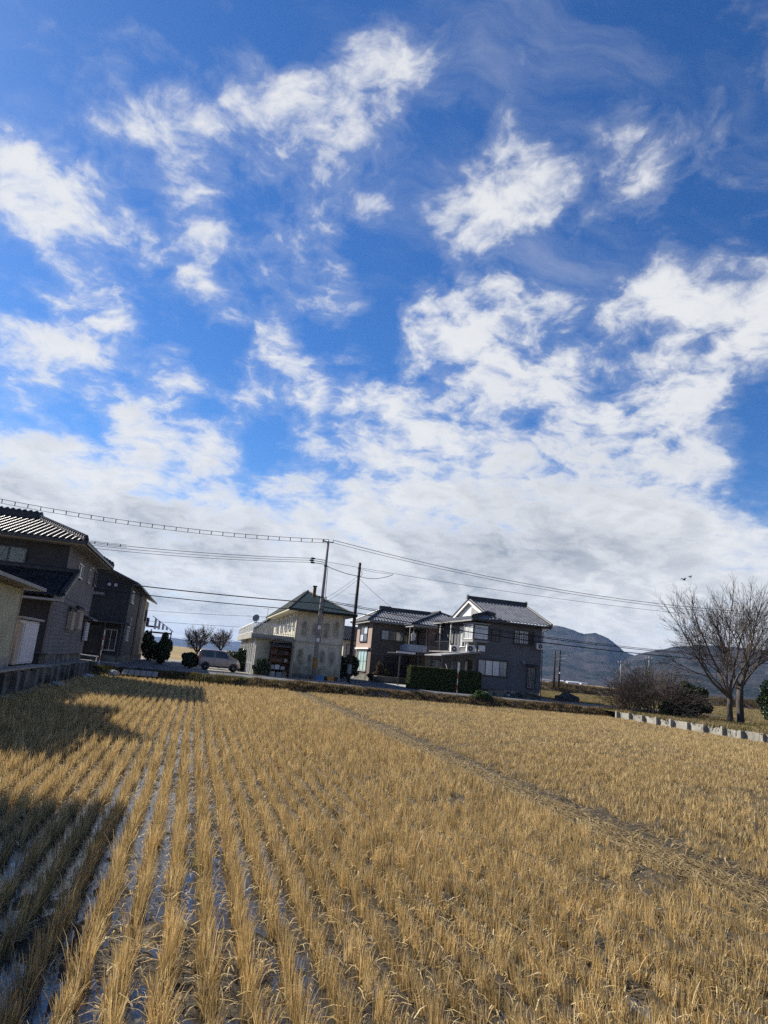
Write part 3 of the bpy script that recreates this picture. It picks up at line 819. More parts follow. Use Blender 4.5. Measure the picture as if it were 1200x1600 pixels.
# ================================================================== RETAINING WALLS
def retaining_wall(name, label, X, ys, face, z0, z1, m, postw=.18, proud=.14, th=.16, cap=None, footing=False, postm=None):
    """posts at ys with a panel between each two; face = +1 wall looks to +X, -1 to -X"""
    w = thing(name, label, 'wall', (X, ys[0], z0))
    for i, y in enumerate(ys):
        pr = proud * (1 + .15 * math.sin(i * 3.3)); top = z1 + .03 * math.sin(i * 2.1)
        x0, x1 = (X, X + face * pr)
        MB().prism([(min(x0, x1) - (.02 if face > 0 else 0), y - postw / 2, z0 - .1), (max(x0, x1) + (.02 if face < 0 else 0), y - postw / 2, z0 - .1),
                    (max(x0, x1) + (.02 if face < 0 else 0), y - postw / 2, top), (min(x0, x1) - (.02 if face > 0 else 0), y - postw / 2, top)], (0, postw, 0)).build('post', postm or m, w, bevel=.012)
    for i in range(len(ys) - 1):
        ya, yb = sorted((ys[i], ys[i + 1])); j = .012 * math.sin(i * 4.7)
        x0, x1 = sorted((X + j, X - face * th + j))
        MB().box(x0, x1, ya + .012, yb - .012, z0 - .1, z1 - .05 + .02 * math.sin(i * 1.7)).build('panel', m, w, bevel=.01)
    if cap:
        x0, x1 = sorted((X - face * .55, X + face * .10))
        for i in range(len(ys) - 1):
            ya, yb = sorted((ys[i], ys[i + 1]))
            if cap[0] <= ya <= cap[1]:
                MB().box(x0, x1, ya + .006, yb - .006, z1 + .035, z1 + .10).build('cap_slab', 'concrete_light', w, bevel=.01)
    if footing:
        ya, yb = min(ys), max(ys)
        x0, x1 = sorted((X, X + face * .34)); MB().box(x0, x1, ya, yb, z0 - .1, z0 + .12).build('footing', m, w)
    return w
retaining_wall('retaining_wall', 'dark stained concrete retaining wall with posts below the left yard', -6.25, [12.2 + 1.6 * i for i in range(24)], 1, -.65, .26, 'concrete', proud=.17, cap=(10, 33), footing=True)
retaining_wall('retaining_wall', 'low pale concrete wall with ten posts beside the paddy, below the bare trees', 31.0, [46.4 - 1.53 * i for i in range(15)], -1, -.65, -.07, 'concrete_light', postw=.17, proud=.22, th=.14)

# ================================================================== HOUSE: dark tiled house left
def wallbox(parent, x0, x1, y0, y1, z0, z1, m, name='wall'):
    return MB().box(x0, x1, y0, y1, z0, z1).build(name, m, parent)


def pipe(parent, pts, r=.035, m='grey_trim', name='downpipe'):
    return MB().chain(pts, [r] * len(pts), 7).build(name, m, parent)


def soffit_slab(parent, x0, x1, y0, y1, z, th=.16, m='soffit', name='eave_board'):
    return MB().box(x0, x1, y0, y1, z - th, z).build(name, m, parent)


EX, SY, WX, NY = Vector((1, 0, 0)), Vector((0, -1, 0)), Vector((-1, 0, 0)), Vector((0, 1, 0))

h1 = thing('house', 'two-storey dark house with black tiled hip roof behind the retaining wall, far left', 'house', (-7, 36.5, .3))
MB().box(-16, -7.08, 36.6, 48.8, .25, .70).build('foundation', 'concrete', h1)
wallbox(h1, -16, -7.05, 36.62, 48.82, .70, 3.62, 'wall_charcoal')
wallbox(h1, -16, -7.05, 38.65, 48.82, 3.62, 6.42, 'wall_charcoal')
# east face: siding panels with lap boards, each panel apart
def siding(y0, y1, z0, z1, lap=.20):
    m = MB(); z = z0
    while z < z1 - .02:
        zt = min(z + lap, z1)
        m.quad((-7.0, y0, z), (-7.0, y1, z), (-7.022, y1, zt), (-7.022, y0, zt)); m.quad((-7.045, y0, z), (-7.045, y1, z), (-7.0, y1, z), (-7.0, y0, z)); z = zt
    m.quad((-7.05, y0, z0), (-7.0, y0, z0), (-7.02, y0, z1), (-7.05, y0, z1)); m.quad((-7.0, y1, z0), (-7.05, y1, z0), (-7.05, y1, z1), (-7.02, y1, z1))
    return m.build('siding_panel', 'wall_greige', h1)
MB().box(-7.06, -6.985, 36.58, 36.72, .68, 3.55).build('corner_board', 'wall_greige', h1)
for (a, b) in ((36.74, 37.6), (37.62, 40.6), (40.62, 43.75), (43.77, 46.4), (46.42, 48.8)):
    siding(a, b, .70, 3.35)
    MB().box(-7.045, -6.995, a, b, 3.37, 3.62).build('siding_panel', 'wall_greige', h1)
for (a, b) in ((38.66, 41.1), (41.12, 44.1), (44.12, 46.6), (46.62, 48.82)):
    MB().box(-7.045, -6.996, a, b, 3.64, 6.40).build('siding_panel', 'wall_greige', h1)
# hip roof, second storey
ex, wx_, sy_, ny_, ez = -6.2, -17.2, 37.75, 49.65, 6.52
rz = 8.20; ry = 43.7; r0x, r1x = -10.0, -13.2
t_ = MB()
A_, B_, Cn, D_ = (wx_, sy_, ez), (ex, sy_, ez), (ex, ny_, ez), (wx_, ny_, ez)
RE, RW = (r0x, ry, rz), (r1x, ry, rz)
tslope(t_, A_, B_, RE, RW, pitch=.30, course=.29, amp=.085, step=.05); tslope(t_, B_, Cn, RE, RE, pitch=.30, course=.29, amp=.085, step=.05)
tslope(t_, Cn, D_, RW, RE, pitch=.30, course=.29, amp=.085, step=.05); tslope(t_, D_, A_, RW, RW, pitch=.30, course=.29, amp=.085, step=.05)
rf = t_.build('roof', 'tile_black', h1); stuffpart(rf)
k_ = MB()
for q in (B_, Cn): ridge_line(k_, RE, q, .26, .16, .03)
for q in (A_, D_): ridge_line(k_, RW, q, .26, .16, .03)
ridge_line(k_, RW, RE, .32, .34, .03)
k_.lathe((r0x + .12, ry, rz + .22), (1, 0, 0), [(-.12, .10), (-.1, .28), (.05, .30), (.12, .12)], 12)
k_.build('ridge_cap', 'ridge_black', rf)
MB().box(wx_ + .05, ex - .05, sy_ + .05, ny_ - .05, ez - .20, ez - .03).build('eave_board', 'soffit', h1)
MB().box(wx_, ex + .02, sy_ - .10, sy_ + .02, ez - .16, ez - .02).build('gutter', 'dark_metal', h1)
MB().box(ex - .02, ex + .10, sy_, ny_, ez - .14, ez - .0).build('gutter', 'dark_metal', h1)
pipe(h1, [(ex + .04, ny_ - .1, ez - .1), (ex + .02, ny_ - .2, ez - .38), (-6.95, ny_ - .75, ez - .60), (-6.95, ny_ - .80, ez - 1.4)], .04, 'dark_metal')
# lower pent roof on the south side
t_ = MB()
A2, B2, C2, D2 = (-17, 35.55, 3.50), (-6.45, 35.55, 3.50), (-6.45, 38.64, 4.90), (-17, 38.64, 4.90)
tslope(t_, A2, B2, C2, D2, pitch=.30, course=.29, amp=.085, step=.05)
rf2 = t_.build('lower_roof', 'tile_black', h1); stuffpart(rf2)
k_ = MB(); ridge_line(k_, (-6.42, 35.6, 3.56), (-6.42, 38.62, 4.94), .22, .10, .03); ridge_line(k_, (-17, 38.55, 4.95), (-6.5, 38.55, 4.95), .2, .08, .0)
k_.build('ridge_cap', 'ridge_black', rf2)
MB().prism([(-6.36, 35.55, 3.32), (-6.36, 38.64, 4.72), (-6.36, 38.64, 4.90), (-6.36, 35.55, 3.50)], (-.06, 0, 0)).build('barge_board', 'soffit', h1)
MB().box(-17, -6.5, 35.6, 36.6, 3.26, 3.36).build('eave_board', 'soffit', h1)
# dark panel standing in for the shaded porch void under the pent roof
MB().box(-15.8, -8.4, 36.56, 36.61, .72, 3.1).build('porch_shade', 'slat_dark', h1)
# windows
def curtain_window(parent, P, U, N, w, h):
    P, U, N = V3(P), V3(U), V3(N); Z = Vector((0, 0, 1))
    f = MB(); fr = .06
    f.obox(P, U, Z, N, 0, fr, 0, h, 0.002, .10); f.obox(P, U, Z, N, w - fr, w, 0, h, .002, .10); f.obox(P, U, Z, N, fr, w - fr, 0, fr, .002, .10); f.obox(P, U, Z, N, fr, w - fr, h - fr, h, .002, .10)
    f.obox(P, U, Z, N, w / 2 - .04, w / 2 + .04, fr, h - fr, .002, .09)
    o = f.build('window', 'frame_dark', parent)
    for s_ in (0, 1):
        u0, u1 = (fr, w / 2 - .04) if s_ == 0 else (w / 2 + .04, w - fr); m = MB(); n = 48
        for i in range(n):
            a, b = u0 + (u1 - u0) * i / n, u0 + (u1 - u0) * (i + 1) / n
            fa, fb = (.026 + .016 * math.sin(a * 55 + s_) + .006 * math.sin(a * 23) for a in (a, b))
            m.quad(P + U * a + Z * fr + N * fa, P + U * b + Z * fr + N * fb, P + U * b + Z * (h - fr) + N * fb, P + U * a + Z * (h - fr) + N * fa)
        m.build('curtain', 'curtain', o, smooth=True)
        MB().obox(P, U, Z, N, u0 + .002, u1 - .002, fr + .002, h - fr - .002, .064 + .008 * s_, .068 + .008 * s_).build('pane', 'clear_glass', o)
    return o


def glassmat():
    m = bpy.data.materials.new('clear_glass'); m.use_nodes = True; MATS['clear_glass'] = m
    t = NT(m.node_tree); t.t.nodes.remove(m.node_tree.nodes['Principled BSDF'])
    gl = t.n('ShaderNodeBsdfGlossy'); gl.inputs['Roughness'].default_value = .02; tr = t.n('ShaderNodeBsdfTransparent'); tr.inputs[0].default_value = (.85, .9, .9, 1)
    fr = t.n('ShaderNodeFresnel'); fr.inputs[0].default_value = 1.55; mx = t.n('ShaderNodeMixShader')
    t.l(fr.outputs[0], mx.inputs[0]); t.l(tr.outputs[0], mx.inputs[1]); t.l(gl.outputs[0], mx.inputs[2]); t.l(mx.outputs[0], m.node_tree.nodes['Material Output'].inputs[0])
glassmat()
curtain_window(h1, (-10.75, 38.65, 5.08), EX, SY, 1.74, .86)
window(h1, (-6.996, 41.55, 4.98), NY, EX, 1.5, .78, 2, 1, 'frame_silver', 'pane_dark', name='window')
window(h1, (-6.996, 45.35, 5.0), NY, EX, .62, .82, 1, 1, 'frame_silver', 'pane_dark')
MB().chain([(-7.0, 46.3, 6.0), (-6.9, 46.3, 6.0), (-6.86, 46.3, 5.93)], [.09, .09, .06], 8).build('vent_hood', 'white_enamel', h1)
window(h1, (-6.996, 47.9, 5.05), NY, EX, .75, .9, 1, 1, 'frame_dark', 'pane_pale')
for (y, zt, zb, wd) in ((41.3, 3.02, 2.02, .95), (43.7, 3.22, 2.10, 1.15)):
    b = MB().box(-6.995, -6.72, y, y + wd, zb, zt).build('shutter_box', 'wall_tan', h1, bevel=.02)
    MB().prism([(-6.995, y - .12, zt + .22), (-6.52, y - .12, zt + .04), (-6.52, y - .12, zt + .10), (-6.995, y - .12, zt + .30)], (0, wd + .24, 0)).build('hood', 'dark_metal', b)
MB().prism([(-6.995, 46.9, 2.98), (-6.42, 46.9, 2.78), (-6.42, 46.9, 2.84), (-6.995, 46.9, 3.06)], (0, 2.2, 0)).build('hood', 'dark_metal', h1)
lv = MB().box(-6.995, -6.93, 47.25, 48.55, 1.5, 2.7).build('louvre_shutter', 'slat_dark', h1)
for i in range(11):
    z = 1.54 + i * .105
    MB().prism([(-6.92, 47.28, z), (-6.80, 47.28, z - .03), (-6.80, 47.28, z + .045), (-6.92, 47.28, z + .065)], (0, 1.24, 0)).build('slat', 'white_enamel', lv)
window(h1, (-14.5, 36.62, .8), EX, SY, 2.6, 2.0, 2, 1, 'frame_dark', 'pane_dark')

# garage with beige ribbed cladding, white storage shed
ga = thing('garage', 'beige ribbed metal garage at the left edge, in front of the dark tiled house', 'garage', (-6.65, 28.9, .3))
MB().box(-13.5, -6.62, 19.5, 28.92, .25, .72).build('foundation', 'concrete_light', ga)
wallbox(ga, -13.5, -6.70, 19.5, 28.88, .70, 3.28, 'garage_metal')
m = MB(); n = 110
for i in range(n):
    y0 = 19.5 + (28.9 - 19.5) * i / n; y1 = 19.5 + (28.9 - 19.5) * (i + 1) / n; yd = (y1 - y0)
    m.quad((-6.69, y0, .70), (-6.65, y0 + yd * .25, .70), (-6.65, y0 + yd * .25, 3.25), (-6.69, y0, 3.25)); m.quad((-6.65, y0 + yd * .25, .70), (-6.65, y0 + yd * .7, .70), (-6.65, y0 + yd * .7, 3.25), (-6.65, y0 + yd * .25, 3.25)); m.quad((-6.65, y0 + yd * .7, .70), (-6.69, y1, .70), (-6.69, y1, 3.25), (-6.65, y0 + yd * .7, 3.25))
stuffpart(m.build('cladding', 'garage_metal', ga))
MB().box(-6.72, -6.62, 28.88, 28.97, .70, 3.28).build('corner_trim', 'wall_tan', ga)
t_ = MB(); tslope(t_, (-6.15, 19.0, 3.42), (-6.15, 29.85, 3.42), (-10.0, 29.85, 4.15), (-10.0, 19.0, 4.15), pitch=.30, amp=.04, step=.03)
stuffpart(t_.build('roof', 'tile_grey', ga))
MB().box(-10.0, -6.2, 19.1, 29.8, 3.30, 3.38).build('eave_board', 'soffit', ga)
MB().box(-6.12, -6.0, 19.0, 29.85, 3.32, 3.44).build('gutter', 'grey_trim', ga)
# unseen taller gabled house west of the garage, inferred from its shadow
wallbox(ga, -17.0, -9.2, 22.9, 30.6, .3, 4.6, 'wall_tan', 'rear_wall')
MB().prism([(-9.2, 22.9, 4.6), (-9.2, 30.6, 4.6), (-9.2, 26.75, 7.75)], (-7.8, 0, 0)).build('gable', 'wall_tan', ga)
t_ = MB(); tslope(t_, (-17.2, 22.3, 4.25), (-9.0, 22.3, 4.25), (-9.0, 26.75, 8.0), (-17.2, 26.75, 8.0)); tslope(t_, (-9.0, 31.2, 4.25), (-17.2, 31.2, 4.25), (-17.2, 26.75, 8.0), (-9.0, 26.75, 8.0))
stuffpart(t_.build('rear_roof', 'tile_grey', ga))

sh = thing('storage_shed', 'small white metal storage shed between the beige garage and the dark house', 'shed', (-7.0, 31.5, .3))
MB().box(-8.1, -6.66, 29.75, 33.0, .42, 2.16).build('body', 'white_enamel', sh, bevel=.02)
MB().box(-6.655, -6.63, 30.5, 32.9, .50, 2.08).build('door', 'white_enamel', sh)
MB().box(-8.15, -6.655, 29.55, 30.3, .44, 2.05).build('side_panel', 'wall_tan', sh)
MB().box(-8.25, -6.5, 29.5, 33.2, 2.18, 2.27).build('roof', 'grey_trim', sh, bevel=.015)
for y in (30.0, 31.4, 32.7): MB().box(-6.9, -6.7, y, y + .2, .28, .43).build('foot', 'concrete', sh)
bn = thing('storage_bin', 'black plastic bin beside the white storage shed', 'bin', (-6.8, 34.1, .29))
MB().box(-7.4, -6.5, 33.5, 34.9, .29, .78).build('body', 'slat_dark', bn, bevel=.03)
MB().box(-7.45, -6.45, 33.45, 34.95, .782, .85).build('lid', 'slat_dark', bn, bevel=.02)

# farmhouse left of the camera (only its shadow reaches the paddy)
fh = thing('farmhouse', 'tiled farmhouse outside the left edge of the view, shading the near rows', 'house', (-9, 5, .3))
wallbox(fh, -17, -7.6, -12, 16.8, .3, 5.65, 'wall_greige')
t_ = MB()
a_, b_, c_, d_ = (-17.8, -12.8, 5.8), (-6.8, -12.8, 5.8), (-6.8, 17.6, 5.8), (-17.8, 17.6, 5.8); e_, f_ = (-12.3, -7, 7.7), (-12.3, 11.8, 7.7)
tslope(t_, a_, b_, e_, e_); tslope(t_, b_, c_, f_, e_); tslope(t_, c_, d_, f_, f_); tslope(t_, d_, a_, e_, f_)
stuffpart(t_.build('roof', 'tile_grey', fh))
MB().box(-17.7, -6.9, -12.7, 17.5, 5.62, 5.77).build('eave_board', 'soffit', fh)

# ================================================================== HOUSE: charcoal house across the road
h2 = thing('house', 'charcoal two-storey house with brown and tan rear sections, left of the driveway', 'house', (-5.5, 57, 0))
MB().box(-14, -5.42, 57.05, 79, -.05, .55).build('foundation', 'concrete', h2)
wallbox(h2, -14, -5.45, 57, 66.4, .55, 6.05, 'wall_charcoal')
wallbox(h2, -14, -5.30, 66.4, 71.5, .55, 6.0, 'wood_brown', 'timber_wall')
wallbox(h2, -14, -5.48, 71.5, 79, .55, 5.95, 'wall_tan', 'rear_wall')
MB().prism([(-14.2, 57.0, 6.05), (-5.45, 57.0, 6.05), (-9.8, 57.0, 7.85)], (0, .2, 0)).build('gable', 'wall_charcoal', h2)
rfm = MB()
rfm.prism([(-4.85, 56.2, 6.02), (-9.8, 56.2, 7.98), (-9.8, 56.2, 8.10), (-4.85, 56.2, 6.14)], (0, 24.4, 0))
rfm.prism([(-14.8, 56.2, 6.02), (-9.8, 56.2, 7.98), (-9.8, 56.2, 8.10), (-14.8, 56.2, 6.14)], (0, 24.4, 0))
rfo = rfm.build('roof', 'dark_metal', h2)
MB().box(-4.86, -4.74, 56.2, 80.6, 5.98, 6.10).build('gutter', 'dark_metal', rfo)
for i in range(40): MB().prism([(-4.87, 56.4 + i * .61, 6.145), (-9.78, 56.4 + i * .61, 8.10), (-9.78, 56.4 + i * .61, 8.14), (-4.87, 56.4 + i * .61, 6.185)], (0, .04, 0)).build('roof_seam', 'dark_metal', rfo)
window(h2, (-5.448, 58.0, 4.72), NY, EX, 1.6, .95, 2, 1, 'frame_silver', 'pane_pale')
window(h2, (-5.448, 58.6, 1.75), NY, EX, 1.9, 1.1, 3, 1, 'frame_silver', 'pane_pale')
window(h2, (-8.4, 57.0, 4.95), EX, SY, 1.15, .36, 1, 1, 'frame_dark', 'pane_mid')
window(h2, (-5.478, 75.6, 3.9), NY, EX, 2.0, 1.2, 2, 1, 'frame_dark', 'pane_mid')
for x in (-7.1, -6.62):
    MB().lathe((x, 56.97, 5.89), (0, -1, 0), [(-.02, .12), (.03, .13), (.05, .06)], 12).build('vent_cap', 'white_enamel', h2)
MB().lathe((-5.42, 60.6, 3.5), (1, 0, 0), [(-.02, .12), (.05, .12), (.07, .05)], 12).build('wall_lamp', 'white_enamel', h2)
MB().box(-9.5, -5.0, 55.75, 57.0, 2.92, 3.06).build('canopy', 'dark_metal', h2)
for x in (-8.8, -6.75, -5.55): MB().box(x - .05, x + .05, 55.82, 55.92, 0, 2.92).build('canopy_post', 'dark_metal', h2)
window(h2, (-8.0, 57.0, .58), EX, SY, 1.0, 2.15, 1, 1, 'frame_dark', 'pane_dark', name='door', sill=False)
window(h2, (-6.8, 57.0, .9), EX, SY, .9, 1.6, 2, 1, 'frame_silver', 'pane_dark')
pipe(h2, [(-5.28, 66.2, 5.95), (-5.38, 66.3, 5.6), (-5.38, 66.3, .3)], .04, 'grey_trim')
pipe(h2, [(-5.24, 71.6, 5.95), (-5.34, 71.65, 5.6), (-5.34, 71.65, .3)], .04, 'wall_tan')
# small balcony with striped roof panel at the back
MB().box(-5.47, -4.3, 79.2, 80.9, 3.45, 3.6).box(-5.47, -5.3, 79.0, 81.0, 3.6, 4.4).build('balcony', 'slat_dark', h2)
MB().box(-5.0, -2.7, 78.9, 81.2, 2.85, 3.0).build('porch_roof', 'dark_metal', h2)
pr_ = MB().prism([(-4.9, 78.8, 4.6), (-2.55, 78.8, 3.15), (-2.55, 78.8, 3.22), (-4.9, 78.8, 4.67)], (0, 2.6, 0)).build('side_roof', 'dark_metal', h2)
for i in range(5): MB().prism([(-4.6 + i * .42, 78.78, 4.50 - i * .26), (-4.38 + i * .42, 78.78, 4.36 - i * .26), (-4.38 + i * .42, 78.78, 3.25), (-4.6 + i * .42, 78.78, 3.25)], (0, -.04, 0)).build('slat', 'white_enamel', pr_)
for x in (-4.8, -2.7): MB().box(x - .06, x + .06, 78.9, 79.02, 0, 3.2).build('porch_post', 'slat_dark', h2)

# ================================================================== HOUSE: green roof
def antenna(name, label, base, hgt, width=.9):
    a = thing(name, label, 'antenna', base); x, y, z = base
    MB().tube(base, (x, y, z + hgt), .022, .018, 6).build('mast', 'grey_trim', a)
    for k, (zz, w_, n_) in enumerate(((hgt * .97, width, 7), (hgt * .62, width * 1.25, 5))):
        b = MB().tube((x - w_ / 2, y - .05, z + zz), (x + w_ / 2, y + .05, z + zz), .012, .012, 5).build('boom', 'grey_trim', a)
        for i in range(n_):
            px = x - w_ / 2 + w_ * i / (n_ - 1); l_ = .16 + .10 * k
            MB().tube((px, y - l_, z + zz + .01), (px, y + l_, z + zz + .01), .008, .008, 4).build('element', 'grey_trim', b)
    return a
h3 = thing('house', 'stained cream two-storey house with dark green metal roof behind the concrete pole', 'house', (9.8, 57, 0))
MB().box(7.75, 11.85, 56.92, 75, -.05, .38).build('foundation', 'concrete', h3)
def stained_wall(x0, x1, z0, z1, y, stains, base, low, name):
    nx, nz = int((x1 - x0) / .07), int((z1 - z0) / .07); m = MB(); col = []
    xs = np.linspace(x0, x1, nx); zs = np.linspace(z0, z1, nz); X, Z = np.meshgrid(xs, zs)
    d = np.zeros_like(X)
    n1_ = vnoise(X, Z * .35, 6.0, 41, 3); n2_ = vnoise(X, Z, 2.5, 43, 3)
    for (cx, ca, cb, hw) in stains:
        u = np.clip(1 - np.abs((X - cx) / hw) ** 2.2, 0, 1); zt = cb + .18 * (1 - ((X - cx) / hw) ** 2)
        v = np.clip((zt - Z) / .2, 0, 1) * np.clip((Z - ca) / .25, 0, 1)
        d = np.maximum(d, u ** .5 * v * (.25 + 1.1 * n1_) * (.6 + .7 * n2_))
    d = np.maximum(d, low * np.clip((z0 + 1.25 + .5 * n1_ - Z) / 1.1, 0, 1) ** 1.3 * (.35 + .9 * n1_))
    d = np.clip(np.maximum(d, .35 * np.clip((n1_ - .58) * 4, 0, 1)), 0, 1)
    tint = np.array([1, 1, 1])[None, None] * (1 - d[..., None]) + np.array([.28, .28, .22])[None, None] * d[..., None]
    for k in range(nx * nz): m.v.append((X.flat[k], y, Z.flat[k]))
    for j in range(nz - 1):
        for i in range(nx - 1):
            a = j * nx + i; m.f.append((a, a + 1, a + nx + 1, a + nx))
    m.col = np.concatenate([tint.reshape(-1, 3), np.ones((nx * nz, 1))], 1)
    return m.build(name, 'wall_cream', base)
stained_wall(7.84, 11.72, 3.02, 5.42, 56.985, [(8.45, 3.35, 4.55, .30), (9.35, 3.4, 4.5, .26), (10.3, 3.3, 4.65, .32), (11.15, 3.4, 4.75, .30)], h3, .0, 'front_wall')
stained_wall(7.84, 11.72, .38, 2.92, 56.985, [(8.35, .9, 2.3, .32), (9.2, .6, 2.0, .28), (10.15, 1.2, 2.35, .30), (11.0, .8, 2.3, .32)], h3, .85, 'front_wall')
wallbox(h3, 7.84, 11.72, 57.0, 74.6, .38, 5.42, 'wall_cream_side', 'wall')
MB().box(7.76, 11.80, 56.90, 57.3, 2.92, 3.03).build('floor_band', 'wall_cream_side', h3)
MB().box(7.74, 7.84, 56.90, 57.06, .1, 5.4).build('corner_post', 'wall_cream_side', h3); MB().box(11.72, 11.80, 56.90, 57.06, .1, 5.4).build('corner_post', 'wall_cream_side', h3)
for k in (8.8, 9.75, 10.72): MB().box(k - .012, k + .012, 56.975, 56.99, .4, 5.4).build('joint_strip', 'wall_cream_side', h3)
ez = 5.56; x0, x1, y0, y1 = 6.95, 12.62, 56.2, 75.4; ra, rb = (9.55, 64.6, 7.86), (9.55, 67.6, 7.86)
rfm = MB()
for pl in ([(x0, y0, ez), (x1, y0, ez), ra], [(x1, y0, ez), (x1, y1, ez), rb, ra], [(x1, y1, ez), (x0, y1, ez), rb], [(x0, y1, ez), (x0, y0, ez), ra, rb]):
    rfm.quad(*pl)
rfm.quad((x0, y0, ez), (x0, y1, ez), (x1, y1, ez), (x1, y0, ez))
rf = rfm.build('roof', 'roof_green', h3)
k_ = MB()
for q in ((x0, y0, ez), (x1, y0, ez)): k_.chain([ra, q], [.10, .08], 6)
for q in ((x0, y1, ez), (x1, y1, ez)): k_.chain([rb, q], [.10, .08], 6)
k_.chain([ra, rb], [.13, .13], 8); k_.build('ridge_cap', 'roof_green', rf)
# standing seams on west and front slopes
def seams(quadpts, nseam, along):
    A, B, T1, T2 = map(V3, quadpts)
    for i in range(1, nseam):
        f = i / nseam; p = A.lerp(B, f)
        # climb towards the ridge, stop at hip lines
        if along == 'y': q = Vector((9.55, min(max(p.y, 64.6), 67.6), 7.86)); t = min(1, (p.y - 56.2) / 8.4, (75.4 - p.y) / 7.8); q = p + Vector((9.55 - p.x, 0, 7.86 - p.z)) * t
        else: t = 1 - abs(p.x - 9.7) / 2.9; q = p + Vector((0, 8.4, 2.3)) * t * .98
        MB().chain([p + Vector((0, 0, .02)), q + Vector((0, 0, .02))], [.022, .022], 4).build('roof_seam', 'roof_green', rf)
seams(((x0, y0, ez), (x0, y1, ez), ra, rb), 42, 'y'); seams(((x0, y0, ez), (x1, y0, ez), ra, rb), 13, 'x')
MB().box(x0 + .04, x1 - .04, y0 + .04, y1 - .04, ez - .14, ez - .006).build('eave_board', 'wall_cream_side', h3)
MB().box(x0, x1, y0 - .06, y0 + .035, ez - .17, ez + .02).build('fascia', 'roof_green', h3)
MB().box(x1 - .06, x1 + .04, y0, y1, ez - .17, ez + .02).build('fascia', 'roof_green', h3)
MB().box(9.72, 9.98, 62.5, 62.76, 7.0, 8.15).build('flue', 'rust', h3); MB().box(9.66, 10.04, 62.44, 62.82, 8.152, 8.24).build('flue_cap', 'dark_metal', h3)
for (y, w_) in ((58.3, 1.0), (60.6, 1.6), (63.5, 1.6), (66.5, 1.6), (70, 1.6)):
    window(h3, (7.838, y + w_, 4.0), SY, WX, w_, 1.15, 2, 1, 'frame_silver', 'pane_mid')
# flat-roofed annex with balustrade
MB().box(4.75, 7.74, 57.6, 76.5, -.05, 2.85).build('annex_wall', 'wall_cream_side', h3)
MB().box(4.25, 7.73, 57.1, 77.2, 2.87, 3.28).build('annex_roof_slab', 'concrete_light', h3, bevel=.02)
MB().box(4.28, 7.0, 57.0, 57.1, 2.95, 3.0).build('slab_lip', 'concrete', h3)
rl = MB()
rl.box(4.32, 7.72, 57.16, 57.22, 4.10, 4.17).box(4.32, 4.38, 57.23, 77.1, 4.10, 4.17).box(4.32, 7.72, 57.17, 57.21, 3.40, 3.44).box(4.33, 4.37, 57.22, 77.1, 3.40, 3.44)
rail = rl.build('balustrade', 'white_paint', h3)
bl = MB()
for i in range(24): bl.box(4.40 + i * .142, 4.445 + i * .142, 57.175, 57.205, 3.285, 4.098)
for i in range(96): bl.box(4.335, 4.365, 57.4 + i * .205, 57.445 + i * .205, 3.285, 4.098)
stuffpart(bl.build('baluster', 'white_paint', rail))
for i in range(9):
    y = 58.4 + i * 2.0
    MB().box(4.60, 4.74, y, y + .14, .0, 2.86).build('annex_pillar', 'white_paint', h3)
    window(h3, (4.748, y + 1.7, .9), SY, WX, 1.4, 1.5, 2, 1, 'frame_silver', 'pane_mid')
pipe(h3, [(4.66, 57.5, 2.85), (4.66, 57.48, 1.5), (4.66, 57.48, 0)], .055, 'white_paint')
pipe(h3, [(7.66, 56.9, 2.9), (7.66, 56.88, 1.5), (7.66, 56.88, 0)], .05, 'wall_cream_side')
# second, smaller roof edge behind
MB().prism([(5.9, 77.4, 4.2), (9.0, 77.4, 6.6), (9.0, 77.4, 6.75), (5.9, 77.4, 4.35)], (0, 8, 0)).prism([(12.1, 77.4, 4.2), (9.0, 77.4, 6.6), (9.0, 77.4, 6.75), (12.1, 77.4, 4.35)], (0, 8, 0)).build('rear_roof', 'roof_green', h3)
MB().box(6.4, 11.6, 77.6, 85, 0, 4.45).prism([(6.4, 77.6, 4.45), (11.6, 77.6, 4.45), (9.0, 77.6, 6.5)], (0, 7.4, 0)).build('rear_wall', 'wall_cream_side', h3)
ds = thing('satellite_dish', 'grey satellite dish on the balustrade corner of the cream house', 'satellite dish', (4.6, 58.2, 4.17))
MB().lathe((4.55, 58.05, 4.52), (-.5, -.85, .25), [(0, .02), (.02, .16), (.05, .25), (.09, .31)], 16).build('reflector', 'grey_trim', ds)
MB().chain([(4.6, 58.2, 4.17), (4.6, 58.2, 4.5), (4.57, 58.1, 4.52)], [.025] * 3, 6).build('mount', 'grey_trim', ds)
MB().chain([(4.55, 58.05, 4.35), (4.38, 57.75, 4.45), (4.36, 57.72, 4.56)], [.012, .012, .03], 6).build('feed_arm', 'dark_metal', ds)
antenna('roof_antenna', 'thin television antenna standing behind the balustrade of the cream house', (5.6, 60.0, 3.28), 2.3, .8)
antenna('roof_antenna', 'television antenna above the far right corner of the green roof', (15.1, 69, 5.6), 3.0, 1.5)

